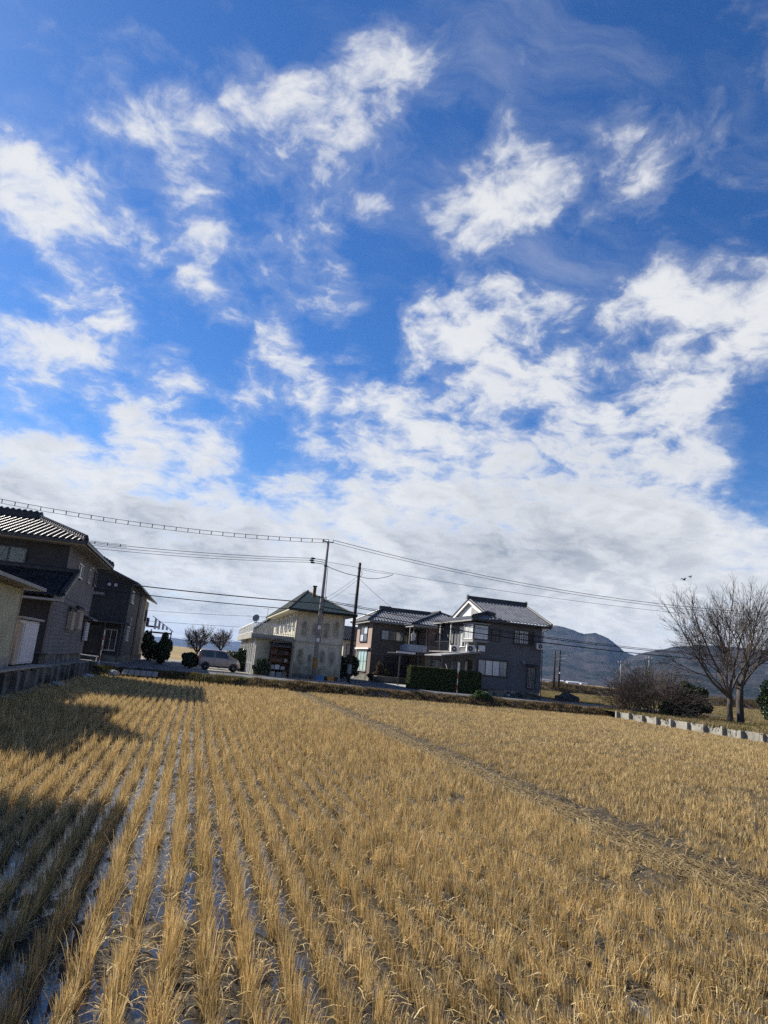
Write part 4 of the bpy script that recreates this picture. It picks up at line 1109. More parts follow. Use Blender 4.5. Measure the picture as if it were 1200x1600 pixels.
# lean-to rack full of junk in front of the annex
jr = thing('storage_rack', 'rusty lean-to rack stacked with boxes and junk beside the cream house', 'rack', (6.8, 56.9, 0))
for x in (5.95, 7.55):
    for y in (56.35, 57.4): MB().box(x - .04, x + .04, y - .04, y + .04, 0, 2.35 if y < 57 else 2.7).build('post', 'rust', jr)
MB().prism([(5.8, 56.2, 2.36), (5.8, 57.55, 2.70), (5.8, 57.55, 2.75), (5.8, 56.2, 2.41)], (1.9, 0, 0)).build('roof_sheet', 'dark_metal', jr)
MB().chain([(5.85, 56.25, 2.3), (5.95, 56.2, 2.55), (6.3, 56.2, 2.7), (7.6, 56.2, 2.82)], [.03] * 4, 6).build('hoop', 'dark_metal', jr)
for z in (.55, 1.15, 1.75): MB().box(5.95, 7.55, 56.4, 57.4, z, z + .04).build('shelf', 'rust', jr)
MB().box(5.9, 7.6, 57.42, 57.46, 0, 2.6).build('back_sheet', 'rust', jr)
rb_ = random.Random(5)
jl = ['lowest', 'second', 'third', 'top']
seen = {}
for s_, z in enumerate((.02, .60, 1.20, 1.80)):
    x = 6.05
    while x < 7.35:
        w_ = rb_.uniform(.22, .5); hh = rb_.uniform(.2, .45); mm = rb_.choice(['white_enamel', 'rust', 'wall_tan', 'slat_dark', 'grey_trim', 'wood_plank', 'white_rubble'])
        if x + w_ > 7.5: break
        cname = {'white_enamel': 'white', 'rust': 'rusty', 'wall_tan': 'tan', 'slat_dark': 'black', 'grey_trim': 'grey', 'wood_plank': 'wooden', 'white_rubble': 'off-white'}[mm]
        pos = ['left end', 'left of the middle', 'right of the middle', 'right part', 'right end'][min(4, int((x - 6.05) / .3))]
        b = MB().box(x, x + w_, 56.5, 57.1, z, z + hh).box(x + .02, x + w_ - .02, 56.48, 57.12, z + hh * .82, z + hh + .02).build('junk_box', mm, None, base=(x, 56.8, z), bevel=.012)
        tag(b, '%s box on the %s shelf of the rusty rack, %s' % (cname, jl[s_], pos), 'box', 'junk boxes on the rack'); x += w_ + rb_.uniform(.03, .12)
for (x, mm, lab, nm, cat) in ((9.95, 'blue_plastic', 'pale blue plastic crate at the foot of the cream house wall', 'crate', 'crate'), (11.0, 'orange_plastic', 'orange plastic crate at the foot of the cream house wall, right of the pole', 'crate', 'crate')):
    c_ = thing(nm, lab, cat, (x, 56.5, 0))
    w_ = .95 if 'blue' in mm else .55
    MB().box(x - w_ / 2, x + w_ / 2, 56.45, 56.49, .02, .40).box(x - w_ / 2, x + w_ / 2, 56.80, 56.84, .02, .40).box(x - w_ / 2, x - w_ / 2 + .04, 56.49, 56.8, .02, .40).box(x + w_ / 2 - .04, x + w_ / 2, 56.49, 56.8, .02, .40).box(x - w_ / 2, x + w_ / 2, 56.46, 56.83, .0, .02).build('body', mm, c_)
    MB().box(x - w_ / 2 - .02, x + w_ / 2 + .02, 56.43, 56.45, .34, .41).build('rim', mm, c_)
    for q in (-.25, .0, .25): MB().box(x + q * w_ - .03, x + q * w_ + .03, 56.43, 56.45, .06, .32).build('rib', mm, c_)

# ================================================================== HOUSE: slate-grey house right of centre
def ac_unit(name, label, P, U, N, w=.8, h=.56, d=.3, bracket=True):
    P, U, N = V3(P), V3(U), V3(N); Z = Vector((0, 0, 1))
    a = thing(name, label, 'air conditioner', P)
    MB().obox(P, U, Z, N, 0, w, 0, h, .06, .06 + d).build('casing', 'white_paint', a, bevel=.02)
    c = P + U * (w * .42) + Z * (h * .5) + N * (.06 + d)
    f = MB().lathe(c, N, [(-.01, h * .40), (.012, h * .40), (.014, h * .34), (.0, h * .33)], 20).build('fan_grille', 'slat_dark', a)
    MB().lathe(c, N, [(.01, h * .10), (.022, h * .09)], 12).build('hub', 'white_paint', f)
    for k in range(6):
        t = math.pi * k / 6; dv = U * math.cos(t) + Z * math.sin(t)
        MB().tube(c - dv * h * .36 + N * .016, c + dv * h * .36 + N * .016, .007, .007, 4).build('spoke', 'grey_trim', f)
    if bracket: MB().obox(P, U, Z, N, .05, w - .05, -.05, -.004, .002, .36).build('bracket', 'grey_trim', a)
    return a


h4 = thing('house', 'slate-grey two-storey house with grey tiled gable roof and white pediment', 'house', (27, 57.5, 0))
MB().box(24.05, 30.30, 57.56, 66.4, -.1, .52).build('foundation', 'concrete_light', h4)
wallbox(h4, 24.0, 30.35, 57.5, 66.5, .52, 6.45, 'wall_slate')
MB().box(25.9, 30.45, 57.30, 57.5, -.1, .30).build('plinth', 'concrete', h4)
ez, ry, rz = 6.52, 62.3, 8.62
fy, by = 56.75, 67.9; xl, xr = 24.9, 30.95
t_ = MB()
tslope(t_, (xl, fy, ez), (xr, fy, ez), (xr, ry, rz), (xl, ry, rz), pitch=.33, course=.30, amp=.085, step=.03)
tslope(t_, (xr, by, ez), (xl, by, ez), (xl, ry, rz), (xr, ry, rz), pitch=.33, course=.30, amp=.085, step=.03)
rf = t_.build('roof', 'tile_grey', h4); stuffpart(rf)
k_ = MB(); ridge_line(k_, (xl - .08, ry, rz), (xr + .05, ry, rz), .34, .26, .0)
k_.lathe((xl - .10, ry, rz + .26), (1, 0, 0), [(-.05, .1), (-.04, .24), (.05, .24), (.06, .1)], 10); k_.lathe((xr + .05, ry, rz + .26), (1, 0, 0), [(-.05, .1), (-.04, .24), (.05, .24), (.06, .1)], 10)
ridge_line(k_, (xr - .05, fy, ez + .05), (xr - .05, ry, rz + .02), .22, .08); ridge_line(k_, (xl + .05, fy + .8, ez + .35), (xl + .05, ry, rz + .02), .22, .10); ridge_line(k_, (xl + .05, by - .8, ez + .35), (xl + .05, ry, rz + .02), .22, .10)
k_.build('ridge_cap', 'ridge_black', rf)
MB().prism([(xr - .02, fy + .05, ez - .14), (xr - .02, ry, rz - .14), (xr - .02, by - .05, ez - .14), (xr - .02, by - .05, ez - .02), (xr - .02, ry, rz - .02), (xr - .02, fy + .05, ez - .02)], (-.08, 0, 0)).build('barge_board', 'dark_metal', h4)
# white pediment in the west gable, set back under white barge boards
gp = MB().prism([(xl + .28, fy + 1.35, ez + .50), (xl + .28, by - 1.35, ez + .50), (xl + .28, ry, rz - .10)], (.25, 0, 0)).build('pediment', 'white_paint', h4)
MB().prism([(xl - .02, fy + 1.0, ez + .30), (xl - .02, ry, rz - .04), (xl - .02, ry, rz - .26), (xl - .02, fy + 1.0, ez + .08)], (.10, 0, 0)).build('barge_board', 'white_paint', h4)
MB().prism([(xl - .02, by - 1.0, ez + .30), (xl - .02, ry, rz - .04), (xl - .02, ry, rz - .26), (xl - .02, by - 1.0, ez + .08)], (.10, 0, 0)).build('barge_board', 'white_paint', h4)
MB().prism([(xl + .28, fy + 2.6, ez + .52), (xl + .28, ry - .2, ez + 1.45), (xl + .28, ry - .2, ez + .52)], (-.03, 0, 0)).build('pediment_relief', 'grey_trim', gp)
# hipped skirt roof along the west side
t_ = MB(); tslope(t_, (23.15, by, ez - .12), (23.15, fy, ez - .12), (xl + .3, fy + 1.1, ez + .52), (xl + .3, by - 1.1, ez + .52), pitch=.33, course=.30, amp=.085, step=.03)
tslope(t_, (23.15, fy, ez - .12), (xl + .35, fy, ez - .06), (xl + .35, fy + 1.1, ez + .50), (xl + .3, fy + 1.1, ez + .50), pitch=.33, course=.30, amp=.085, step=.03)
sk = t_.build('skirt_roof', 'tile_grey', h4); stuffpart(sk)
k_ = MB(); ridge_line(k_, (23.2, fy + .05, ez - .05), (xl + .25, fy + 1.15, ez + .55), .28, .14, .02); ridge_line(k_, (xl + .05, fy + .9, ez + .5), (xl + .6, fy + .5, ez + .35), .3, .18); k_.build('ridge_cap', 'ridge_black', sk)
MB().box(23.2, 30.9, fy + .05, by - .05, ez - .26, ez - .15).build('eave_board', 'dark_metal', h4)
MB().box(23.15, 30.95, fy - .10, fy + .0, ez - .20, ez - .07).build('gutter', 'dark_metal', h4)
MB().box(23.02, 23.14, fy - .1, by, ez - .30, ez - .17).build('gutter', 'grey_trim', h4)
pipe(h4, [(30.85, 56.72, 6.35), (30.75, 56.8, 6.2), (30.42, 57.44, 5.95), (30.42, 57.44, .2)], .04, 'dark_metal')
pipe(h4, [(23.2, 62.5, 6.2), (23.5, 62.5, 5.9), (23.93, 62.5, 5.7), (23.93, 62.5, 3.6)], .04, 'grey_trim')
# corner bay window, upper floor
by_ = MB().box(23.45, 24.98, 57.08, 59.6, 4.42, 4.62).box(23.42, 25.02, 57.04, 59.6, 6.0, 6.12).build('bay', 'grey_trim', h4)
MB().box(23.52, 24.94, 57.16, 57.5, 4.62, 6.0).box(23.52, 24.0, 57.5, 59.4, 4.62, 6.0).build('bay_core', 'wall_slate', h4)
window(h4, (23.50, 57.155, 4.66), EX, SY, 1.45, 1.30, 1, 1, 'frame_dark', 'pane_pale', sill=False)
window(h4, (23.515, 59.3, 4.66), SY, WX, 2.1, 1.30, 2, 1, 'white_paint', 'pane_pale', sill=False)
# arched window
ar = MB(); n = 14; cx, zc, rr = 25.78, 5.42, .44
op = [(cx - rr, 57.42, 4.66)] + [(cx - rr * math.cos(math.pi * i / n), 57.42, zc + rr * math.sin(math.pi * i / n)) for i in range(n + 1)] + [(cx + rr, 57.42, 4.66)]
ip = [(cx - rr * .82, 57.42, 4.74)] + [(cx - rr * .82 * math.cos(math.pi * i / n), 57.42, zc + rr * .82 * math.sin(math.pi * i / n)) for i in range(n + 1)] + [(cx + rr * .82, 57.42, 4.74)]
for i in range(len(op)):
    j = (i + 1) % len(op)
    ar.quad(op[i], op[j], ip[j], ip[i]); ar.quad(ip[i], ip[j], (ip[j][0], 57.495, ip[j][2]), (ip[i][0], 57.495, ip[i][2])); ar.quad(op[j], op[i], (op[i][0], 57.495, op[i][2]), (op[j][0], 57.495, op[j][2]))
ao = ar.build('arched_window', 'frame_dark', h4)
MB().prism([(p[0], 57.47, p[2]) for p in ip], (0, .02, 0)).build('pane', 'pane_dark', ao)
MB().box(cx - .015, cx + .015, 57.43, 57.468, 4.76, 5.75).box(cx - .34, cx + .34, 57.43, 57.466, 5.20, 5.23).build('glazing_bar', 'frame_dark', ao)
# other windows
w_ = window(h4, (27.55, 57.5, 4.66), EX, SY, 1.95, 1.24, 4, 1, 'frame_dark', ['pane_mid', 'pane_pale', 'pane_pale', 'pane_dark'], grid=(8, 4), depth=.12)
bs_ = MB().box(24.1, 26.95, 57.22, 57.495, .50, 1.62).box(24.05, 27.0, 57.12, 57.495, 2.98, 3.10).build('bow_surround', 'wall_slate', h4)
MB().box(24.05, 27.05, 57.06, 57.12, 3.0, 3.08).build('trim_strip', 'dark_metal', bs_)
MB().box(24.15, 26.9, 57.26, 57.495, 1.62, 2.98).build('bow_core', 'wall_slate', h4)
window(h4, (24.12, 57.26, 1.62), EX, SY, 2.8, 1.36, 4, 1, 'frame_dark', ['pane_mid', 'pane_pale', 'pane_pale', 'pane_mid'], fr=.05)
window(h4, (28.98, 57.5, .78), EX, SY, .86, 1.95, 1, 1, 'frame_dark', 'pane_mid', sill=False, name='door', grid=(5, 10), depth=.1)
MB().prism([(28.85, 57.495, 2.86), (28.85, 57.0, 2.78), (28.85, 57.0, 2.84), (28.85, 57.495, 2.96)], (1.15, 0, 0)).build('door_hood', 'dark_metal', h4)
MB().box(28.9, 29.95, 56.95, 57.49, .40, .50).build('door_step', 'concrete_light', h4)
MB().lathe((28.55, 57.32, 3.05), (0, 0, 1), [(-.12, .10), (.0, .17), (.10, .15), (.16, .05)], 12).build('vent_hood', 'grey_trim', h4)
for x in (25.1, 27.3, 28.2): MB().box(x - .2, x + .2, 57.53, 57.558, .22, .40).build('foundation_vent', 'slat_dark', h4)
# west face: balcony, white windows, porch roof
window(h4, (23.998, 61.6, 4.0), SY, WX, 1.5, 1.9, 2, 1, 'white_paint', ['pane_pale', 'pane_dark'], sill=False)
window(h4, (23.998, 64.6, 4.3), SY, WX, 1.4, 1.4, 2, 1, 'frame_dark', ['pane_dark', 'pane_mid'], sill=False)
window(h4, (23.998, 60.0, .6), SY, WX, 1.7, 2.2, 2, 1, 'frame_dark', ['pane_pale', 'pane_dark'], sill=False)
for y in (62.2, 65.2): MB().box(23.22, 23.31, y, y + .09, 3.55, 6.24).build('balcony_post', 'white_paint', h4)
bk = MB().box(22.4, 23.99, 59.9, 66, 3.42, 3.52).build('balcony_floor', 'grey_trim', h4)
bl = MB()
for i in range(24): bl.box(22.42, 22.45, 60.0 + i * .25, 60.03 + i * .25, 3.52, 4.35)
bl.box(22.40, 22.47, 59.95, 66, 4.35, 4.42); stuffpart(bl.build('balcony_rail', 'frame_dark', bk))
MB().prism([(24.4, 57.0, 3.48), (24.0, 57.0, 3.62), (20.6, 57.0, 3.02), (20.6, 57.0, 2.94), (24.0, 57.0, 3.46)], (0, 4.6, 0)).build('porch_roof', 'grey_trim', h4)
for (x, y) in ((20.75, 57.15), (20.75, 61.4)): MB().box(x - .045, x + .045, y - .045, y + .045, 0, 2.98).build('porch_post', 'frame_dark', h4)
window(h4, (23.998, 63.3, .55), SY, WX, 1.1, 2.1, 1, 1, 'frame_silver', 'pane_mid', sill=False, name='door')
ac_unit('air_conditioner', 'white outdoor air conditioner mounted high at the right corner of the slate-grey house', (29.72, 57.5, 4.36), EX, SY, .76, .52)
ac_unit('air_conditioner', 'white air conditioner on the porch roof of the slate-grey house, nearest the bay', (23.0, 57.6, 3.52), EX, SY, .8, .58, bracket=False)
ac_unit('air_conditioner', 'white air conditioner on the porch roof of the slate-grey house, left of the other', (22.15, 59.3, 3.40), EX, SY, .75, .60, bracket=False)
tag(MB().box(24.12, 24.62, 57.0, 57.3, 3.66, 4.12).box(24.10, 24.64, 56.98, 57.32, 4.122, 4.16).build('meter_box', 'white_paint', None, base=(24.4, 57.1, 3.66)), 'small white box on the wall below the corner bay window', 'box')

# ================================================================== HOUSE: brown house in the middle
h5 = thing('house', 'brown two-storey tiled house with lit pink side wall, between the two poles and the hedge', 'house', (20, 70, 0))
MB().box(17.6, 28, 66.9, 77.5, -.05, .62).build('foundation', 'concrete', h5)
wallbox(h5, 17.56, 22.6, 70.0, 77, .62, 6.0, 'wall_brownblock')
MB().box(17.50, 17.555, 70.05, 77, 3.35, 6.0).build('side_wall', 'wall_pink', h5)
MB().box(17.30, 17.50, 70.3, 76.6, 3.18, 3.34).build('side_ledge', 'white_paint', h5)
window(h5, (17.498, 75.2, 4.0), SY, WX, 3.4, 1.6, 2, 2, 'frame_dark', ['pane_pale', 'pane_dark'])
window(h5, (17.558, 75.6, .9), SY, WX, 4.2, 2.1, 3, 2, 'frame_silver', 'pane_teal')
t_ = MB(); ez = 6.12
e0, e1, e2, e3 = (16.85, 69.2, ez), (23.4, 69.2, ez), (23.4, 77.8, ez), (16.85, 77.8, ez); ra, rb = (19.3, 73.5, 7.62), (25.4, 73.5, 7.62)
tslope(t_, e0, (25.4, 69.2, ez), rb, ra, amp=.085, pitch=.33); tslope(t_, e3, e0, ra, ra, amp=.085, pitch=.33); tslope(t_, (25.4, 77.8, ez), e3, ra, rb, amp=.085, pitch=.33)
rf = t_.build('roof', 'tile_grey', h5); stuffpart(rf)
k_ = MB(); ridge_line(k_, ra, rb, .3, .25); ridge_line(k_, ra, e0, .25, .12); ridge_line(k_, ra, e3, .25, .12); k_.box(18.95, 20.2, 73.3, 73.7, 7.62, 8.05); k_.build('ridge_cap', 'ridge_black', rf)
MB().box(16.95, 23.4, 69.3, 77.7, ez - .2, ez - .06).build('eave_board', 'soffit', h5)
MB().box(16.85, 22.9, 69.08, 69.2, ez - .14, ez - .02).build('gutter', 'grey_trim', h5)
window(h5, (18.45, 70.0, 4.22), EX, SY, 2.5, 1.1, 3, 1, 'frame_dark', ['pane_mid', 'pane_dark', 'pane_mid'], fr=.09)
# right block
wallbox(h5, 22.6, 28.5, 66.8, 77, .62, 5.85, 'wall_mauve', 'right_wall')
t_ = MB(); ez2 = 5.92
q0, q1, q2, q3 = (20.6, 66.0, ez2), (29.4, 66.0, ez2), (29.4, 78, ez2), (20.6, 78, ez2); ra2, rb2 = (25.0, 70.6, 7.66), (25.0, 73.5, 7.66)
tslope(t_, q0, q1, ra2, ra2, amp=.085, pitch=.33); tslope(t_, q1, q2, rb2, ra2, amp=.085, pitch=.33); tslope(t_, q3, q0, ra2, rb2, amp=.085, pitch=.33)
rf2 = t_.build('right_roof', 'tile_grey', h5); stuffpart(rf2)
k_ = MB(); ridge_line(k_, ra2, q0, .25, .12); ridge_line(k_, ra2, q1, .25, .12); ridge_line(k_, ra2, rb2, .3, .22); k_.build('ridge_cap', 'ridge_black', rf2)
MB().box(20.7, 29.3, 66.1, 77.9, ez2 - .2, ez2 - .06).build('eave_board', 'soffit', h5)
MB().box(20.6, 29.4, 65.88, 66.0, ez2 - .14, ez2 - .02).build('gutter', 'grey_trim', h5)
window(h5, (23.35, 66.8, 4.15), EX, SY, 1.65, 1.05, 2, 1, 'frame_dark', 'pane_mid', grid=(6, 4), fr=.09)
MB().box(22.95, 23.2, 66.7, 66.8, 5.2, 5.36).build('wall_lamp', 'wall_tan', h5)
bc = MB().box(20.6, 22.58, 66.9, 69.98, 3.2, 3.32).build('balcony_floor', 'grey_trim', h5)
MB().box(20.62, 22.55, 66.82, 66.88, 3.32, 3.98).build('balcony_panel', 'white_enamel', bc)
MB().box(20.60, 20.66, 66.9, 69.9, 3.32, 3.98).build('balcony_panel', 'white_enamel', bc)
for x in (20.66, 22.45): MB().box(x - .05, x + .05, 66.88, 66.98, 3.98, 5.72).build('balcony_post', 'wall_pink', bc)
window(h5, (20.9, 70.0, 3.6), EX, SY, 1.6, 2.0, 2, 1, 'frame_dark', ['pane_dark', 'pane_mid'], sill=False)
ld = MB().box(21.1, 21.16, 67.2, 67.26, 5.2, 5.6).build('laundry_hook', 'frame_silver', bc)
MB().prism([(20.95, 67.2, 4.35), (21.35, 67.2, 4.45), (21.4, 67.2, 5.05), (21.15, 67.2, 5.2), (20.9, 67.2, 5.0)], (0, .06, 0)).build('hanging_cloth', 'white_paint', bc)
# carport/gate in front
MB().box(18.4, 22.0, 63.2, 66.6, 2.92, 3.02).build('carport_roof', 'dark_metal', h5)
MB().box(18.35, 20.2, 63.12, 63.2, 2.94, 3.12).build('carport_fascia', 'white_enamel', h5)
for x in (18.75, 20.55, 21.9): MB().box(x - .06, x + .06, 63.2, 63.32, 0, 2.92).build('carport_post', 'frame_dark', h5)
MB().box(19.0, 21.8, 69.9, 69.99, .65, 2.8).build('entrance_screen', 'slat_dark', h5)
window(h5, (22.7, 66.8, .8), EX, SY, 1.5, 1.9, 2, 1, 'frame_silver', ['pane_mid', 'pane_pale'], sill=False)
window(h5, (25.0, 66.8, .8), EX, SY, 1.5, 1.9, 2, 1, 'frame_silver', ['pane_mid', 'pane_dark'], sill=False)

# house behind, seen between pole and brown house
h6 = thing('house', 'small pale house with dark tiled roof, seen between the dark pole and the brown house', 'house', (21, 95, 0))
wallbox(h6, 19.2, 27, 92, 100, -.7, 4.6, 'wall_cream_side'); wallbox(h6, 17.5, 19.2, 92.5, 99, -.7, 2.6, 'wood_plank', 'porch_wall')
t_ = MB(); tslope(t_, (18.4, 91.2, 4.6), (27.8, 91.2, 4.6), (27.8, 96, 6.6), (18.4, 96, 6.6)); tslope(t_, (27.8, 100.8, 4.6), (18.4, 100.8, 4.6), (18.4, 96, 6.6), (27.8, 96, 6.6))
t_.prism([(18.4, 91.2, 4.5), (18.4, 100.8, 4.5), (18.4, 96, 6.55)], (9.4, 0, 0)); stuffpart(t_.build('roof', 'tile_black', h6))
window(h6, (19.198, 95.5, 2.6), SY, WX, 2.4, 1.4, 2, 1, 'frame_dark', 'pane_pale'); window(h6, (19.6, 92.0, 2.5), EX, SY, 2.2, 1.5, 2, 1, 'frame_dark', 'pane_mid')

# ================================================================== HEDGE, MARKERS
def hedge(name, label, x0, x1, y0, y1, z1, n, r_):
    o = thing(name, label, 'hedge', ((x0 + x1) / 2, (y0 + y1) / 2, 0))
    MB().box(x0 + .14, x1 - .14, y0 + .14, y1 - .14, -.05, z1 - .12).build('twigs', 'bark_dark', o)
    u = r_.random((n, 3)); p = np.stack([x0 + u[:, 0] * (x1 - x0), y0 + u[:, 1] * (y1 - y0), u[:, 2] * z1], 1)
    face = r_.choice(4, size=n, p=[.45, .33, .11, .11]); dep = r_.random(n) ** 2 * .14
    bump = .05 * (vnoise(p[:, 0] + p[:, 2], p[:, 1] + p[:, 2], 2.5, 3) - .5)
    p[face == 0, 1] = (y0 + dep + bump)[face == 0]; p[face == 1, 2] = (z1 - dep + bump)[face == 1]; p[face == 2, 0] = (x0 + dep + bump)[face == 2]; p[face == 3, 0] = (x1 - dep + bump)[face == 3]
    # rounded shoulders
    sh_ = (p[:, 2] > z1 - .15) & ((p[:, 0] < x0 + .12) | (p[:, 0] > x1 - .12)); p[sh_, 2] -= .07
    leaf_cloud('foliage', p, .042, 'leaf_hedge', o, r_, .6)
    return o
hedge('hedge', 'clipped dark green hedge in front of the slate-grey house', 17.75, 24.15, 56.35, 57.45, 1.86, 60000, rng)


def striped_pole(name, label, x, y, z, h, segs, m1='red_paint', m2='white_paint', r=.035, lean=(0, 0)):
    o = thing(name, label, 'marker pole', (x, y, z))
    for i in range(segs):
        a, b = h * i / segs, h * (i + 1) / segs
        MB().tube((x + lean[0] * a, y + lean[1] * a, z + a), (x + lean[0] * b, y + lean[1] * b, z + b), r, r, 8).build('band', m1 if i % 2 else m2, o)
    return o
mp = striped_pole('snow_pole', 'red and white roadside pole with white plate in front of the hedge', 19.27, 49.42, -.02, 2.0, 5)
MB().box(19.19, 19.35, 49.37, 49.395, 1.75, 2.42).build('plate', 'white_paint', mp)
striped_pole('snow_pole', 'red and white pole at the far end of the left retaining wall', -5.9, 49.2, .0, 2.3, 7, r=.024)
striped_pole('marker_post', 'thin white post on the roadside near the low concrete wall', 33.7, 50.2 - 1.2, -.1, 1.5, 1, r=.04)
hr = thing('pipe_rail', 'low white pipe rail at the end of the left retaining wall', 'rail', (-6.6, 48.6, .28))
MB().chain([(-7.4, 48.8, .28), (-7.4, 48.8, .62), (-7.2, 48.85, .62), (-6.0, 49.1, .55)], [.03] * 4, 6).build('bar', 'white_paint', hr)
MB().tube((-6.1, 49.08, .0), (-6.1, 49.08, .55), .03, .03, 6).build('leg', 'white_paint', hr)
# concrete blocks in the bank and rubble
for i in range(6):
    x = -4.3 + i * .37
    tag(MB().prism([(x, 48.15, -.40), (x, 48.6, -.40), (x, 48.85, -.08), (x, 48.55, -.08)], (.34, 0, 0)).build('revetment_block', 'concrete_light', None, base=(x, 48.3, -.5), bevel=.02),
        'concrete revetment block in the bank, %s from the left' % ['first', 'second', 'third', 'fourth', 'fifth', 'sixth'][i], 'concrete block', 'revetment blocks in the bank')
def lump(name, label, cat, c, r, m, seed, sq=(1, 1, .7)):
    bm = bmesh.new(); bmesh.ops.create_icosphere(bm, subdivisions=3, radius=1)
    r_ = random.Random(seed); ph = [r_.uniform(0, 6) for _ in range(6)]
    mb = MB()
    for v in bm.verts:
        k = 1 + .22 * math.sin(v.co.x * 4 + ph[0]) * math.cos(v.co.y * 3.4 + ph[1]) + .12 * math.sin(v.co.z * 7 + ph[2] + v.co.x * 5)
        mb.v.append((c[0] + v.co.x * r * sq[0] * k, c[1] + v.co.y * r * sq[1] * k, c[2] + v.co.z * r * sq[2] * k))
    mb.f = [tuple(v.index for v in f.verts) for f in bm.faces]; bm.free()
    return tag(mb.build(name, m, None, base=(c[0], c[1], c[2] - r * sq[2])), label, cat)
lump('white_sack', 'crumpled white sack lying at the far left corner of the paddy', 'sack', (-4.65, 46.6, -.30), .26, 'white_rubble', 3, (1.1, .7, .75))
lump('pale_stone', 'pale stone at the foot of the left retaining wall', 'stone', (-5.75, 34.3, -.5), .33, 'concrete_light', 5, (1, 1.2, .5))
lump('pale_stone', 'pale flat stone by the far end of the left retaining wall', 'stone', (-5.7, 43.2, -.45), .30, 'white_rubble', 6, (1, 1.2, .5))
lump('soil_heap', 'dark heap of soil right of the slate-grey house', 'soil heap', (33.6, 58.6, .05), 1.0, 'bark_dark', 8, (1.2, .9, .62))
lump('white_stone', 'white stone below the wall of the slate-grey house', 'stone', (27.0, 56.9, .1), .16, 'white_rubble', 9)

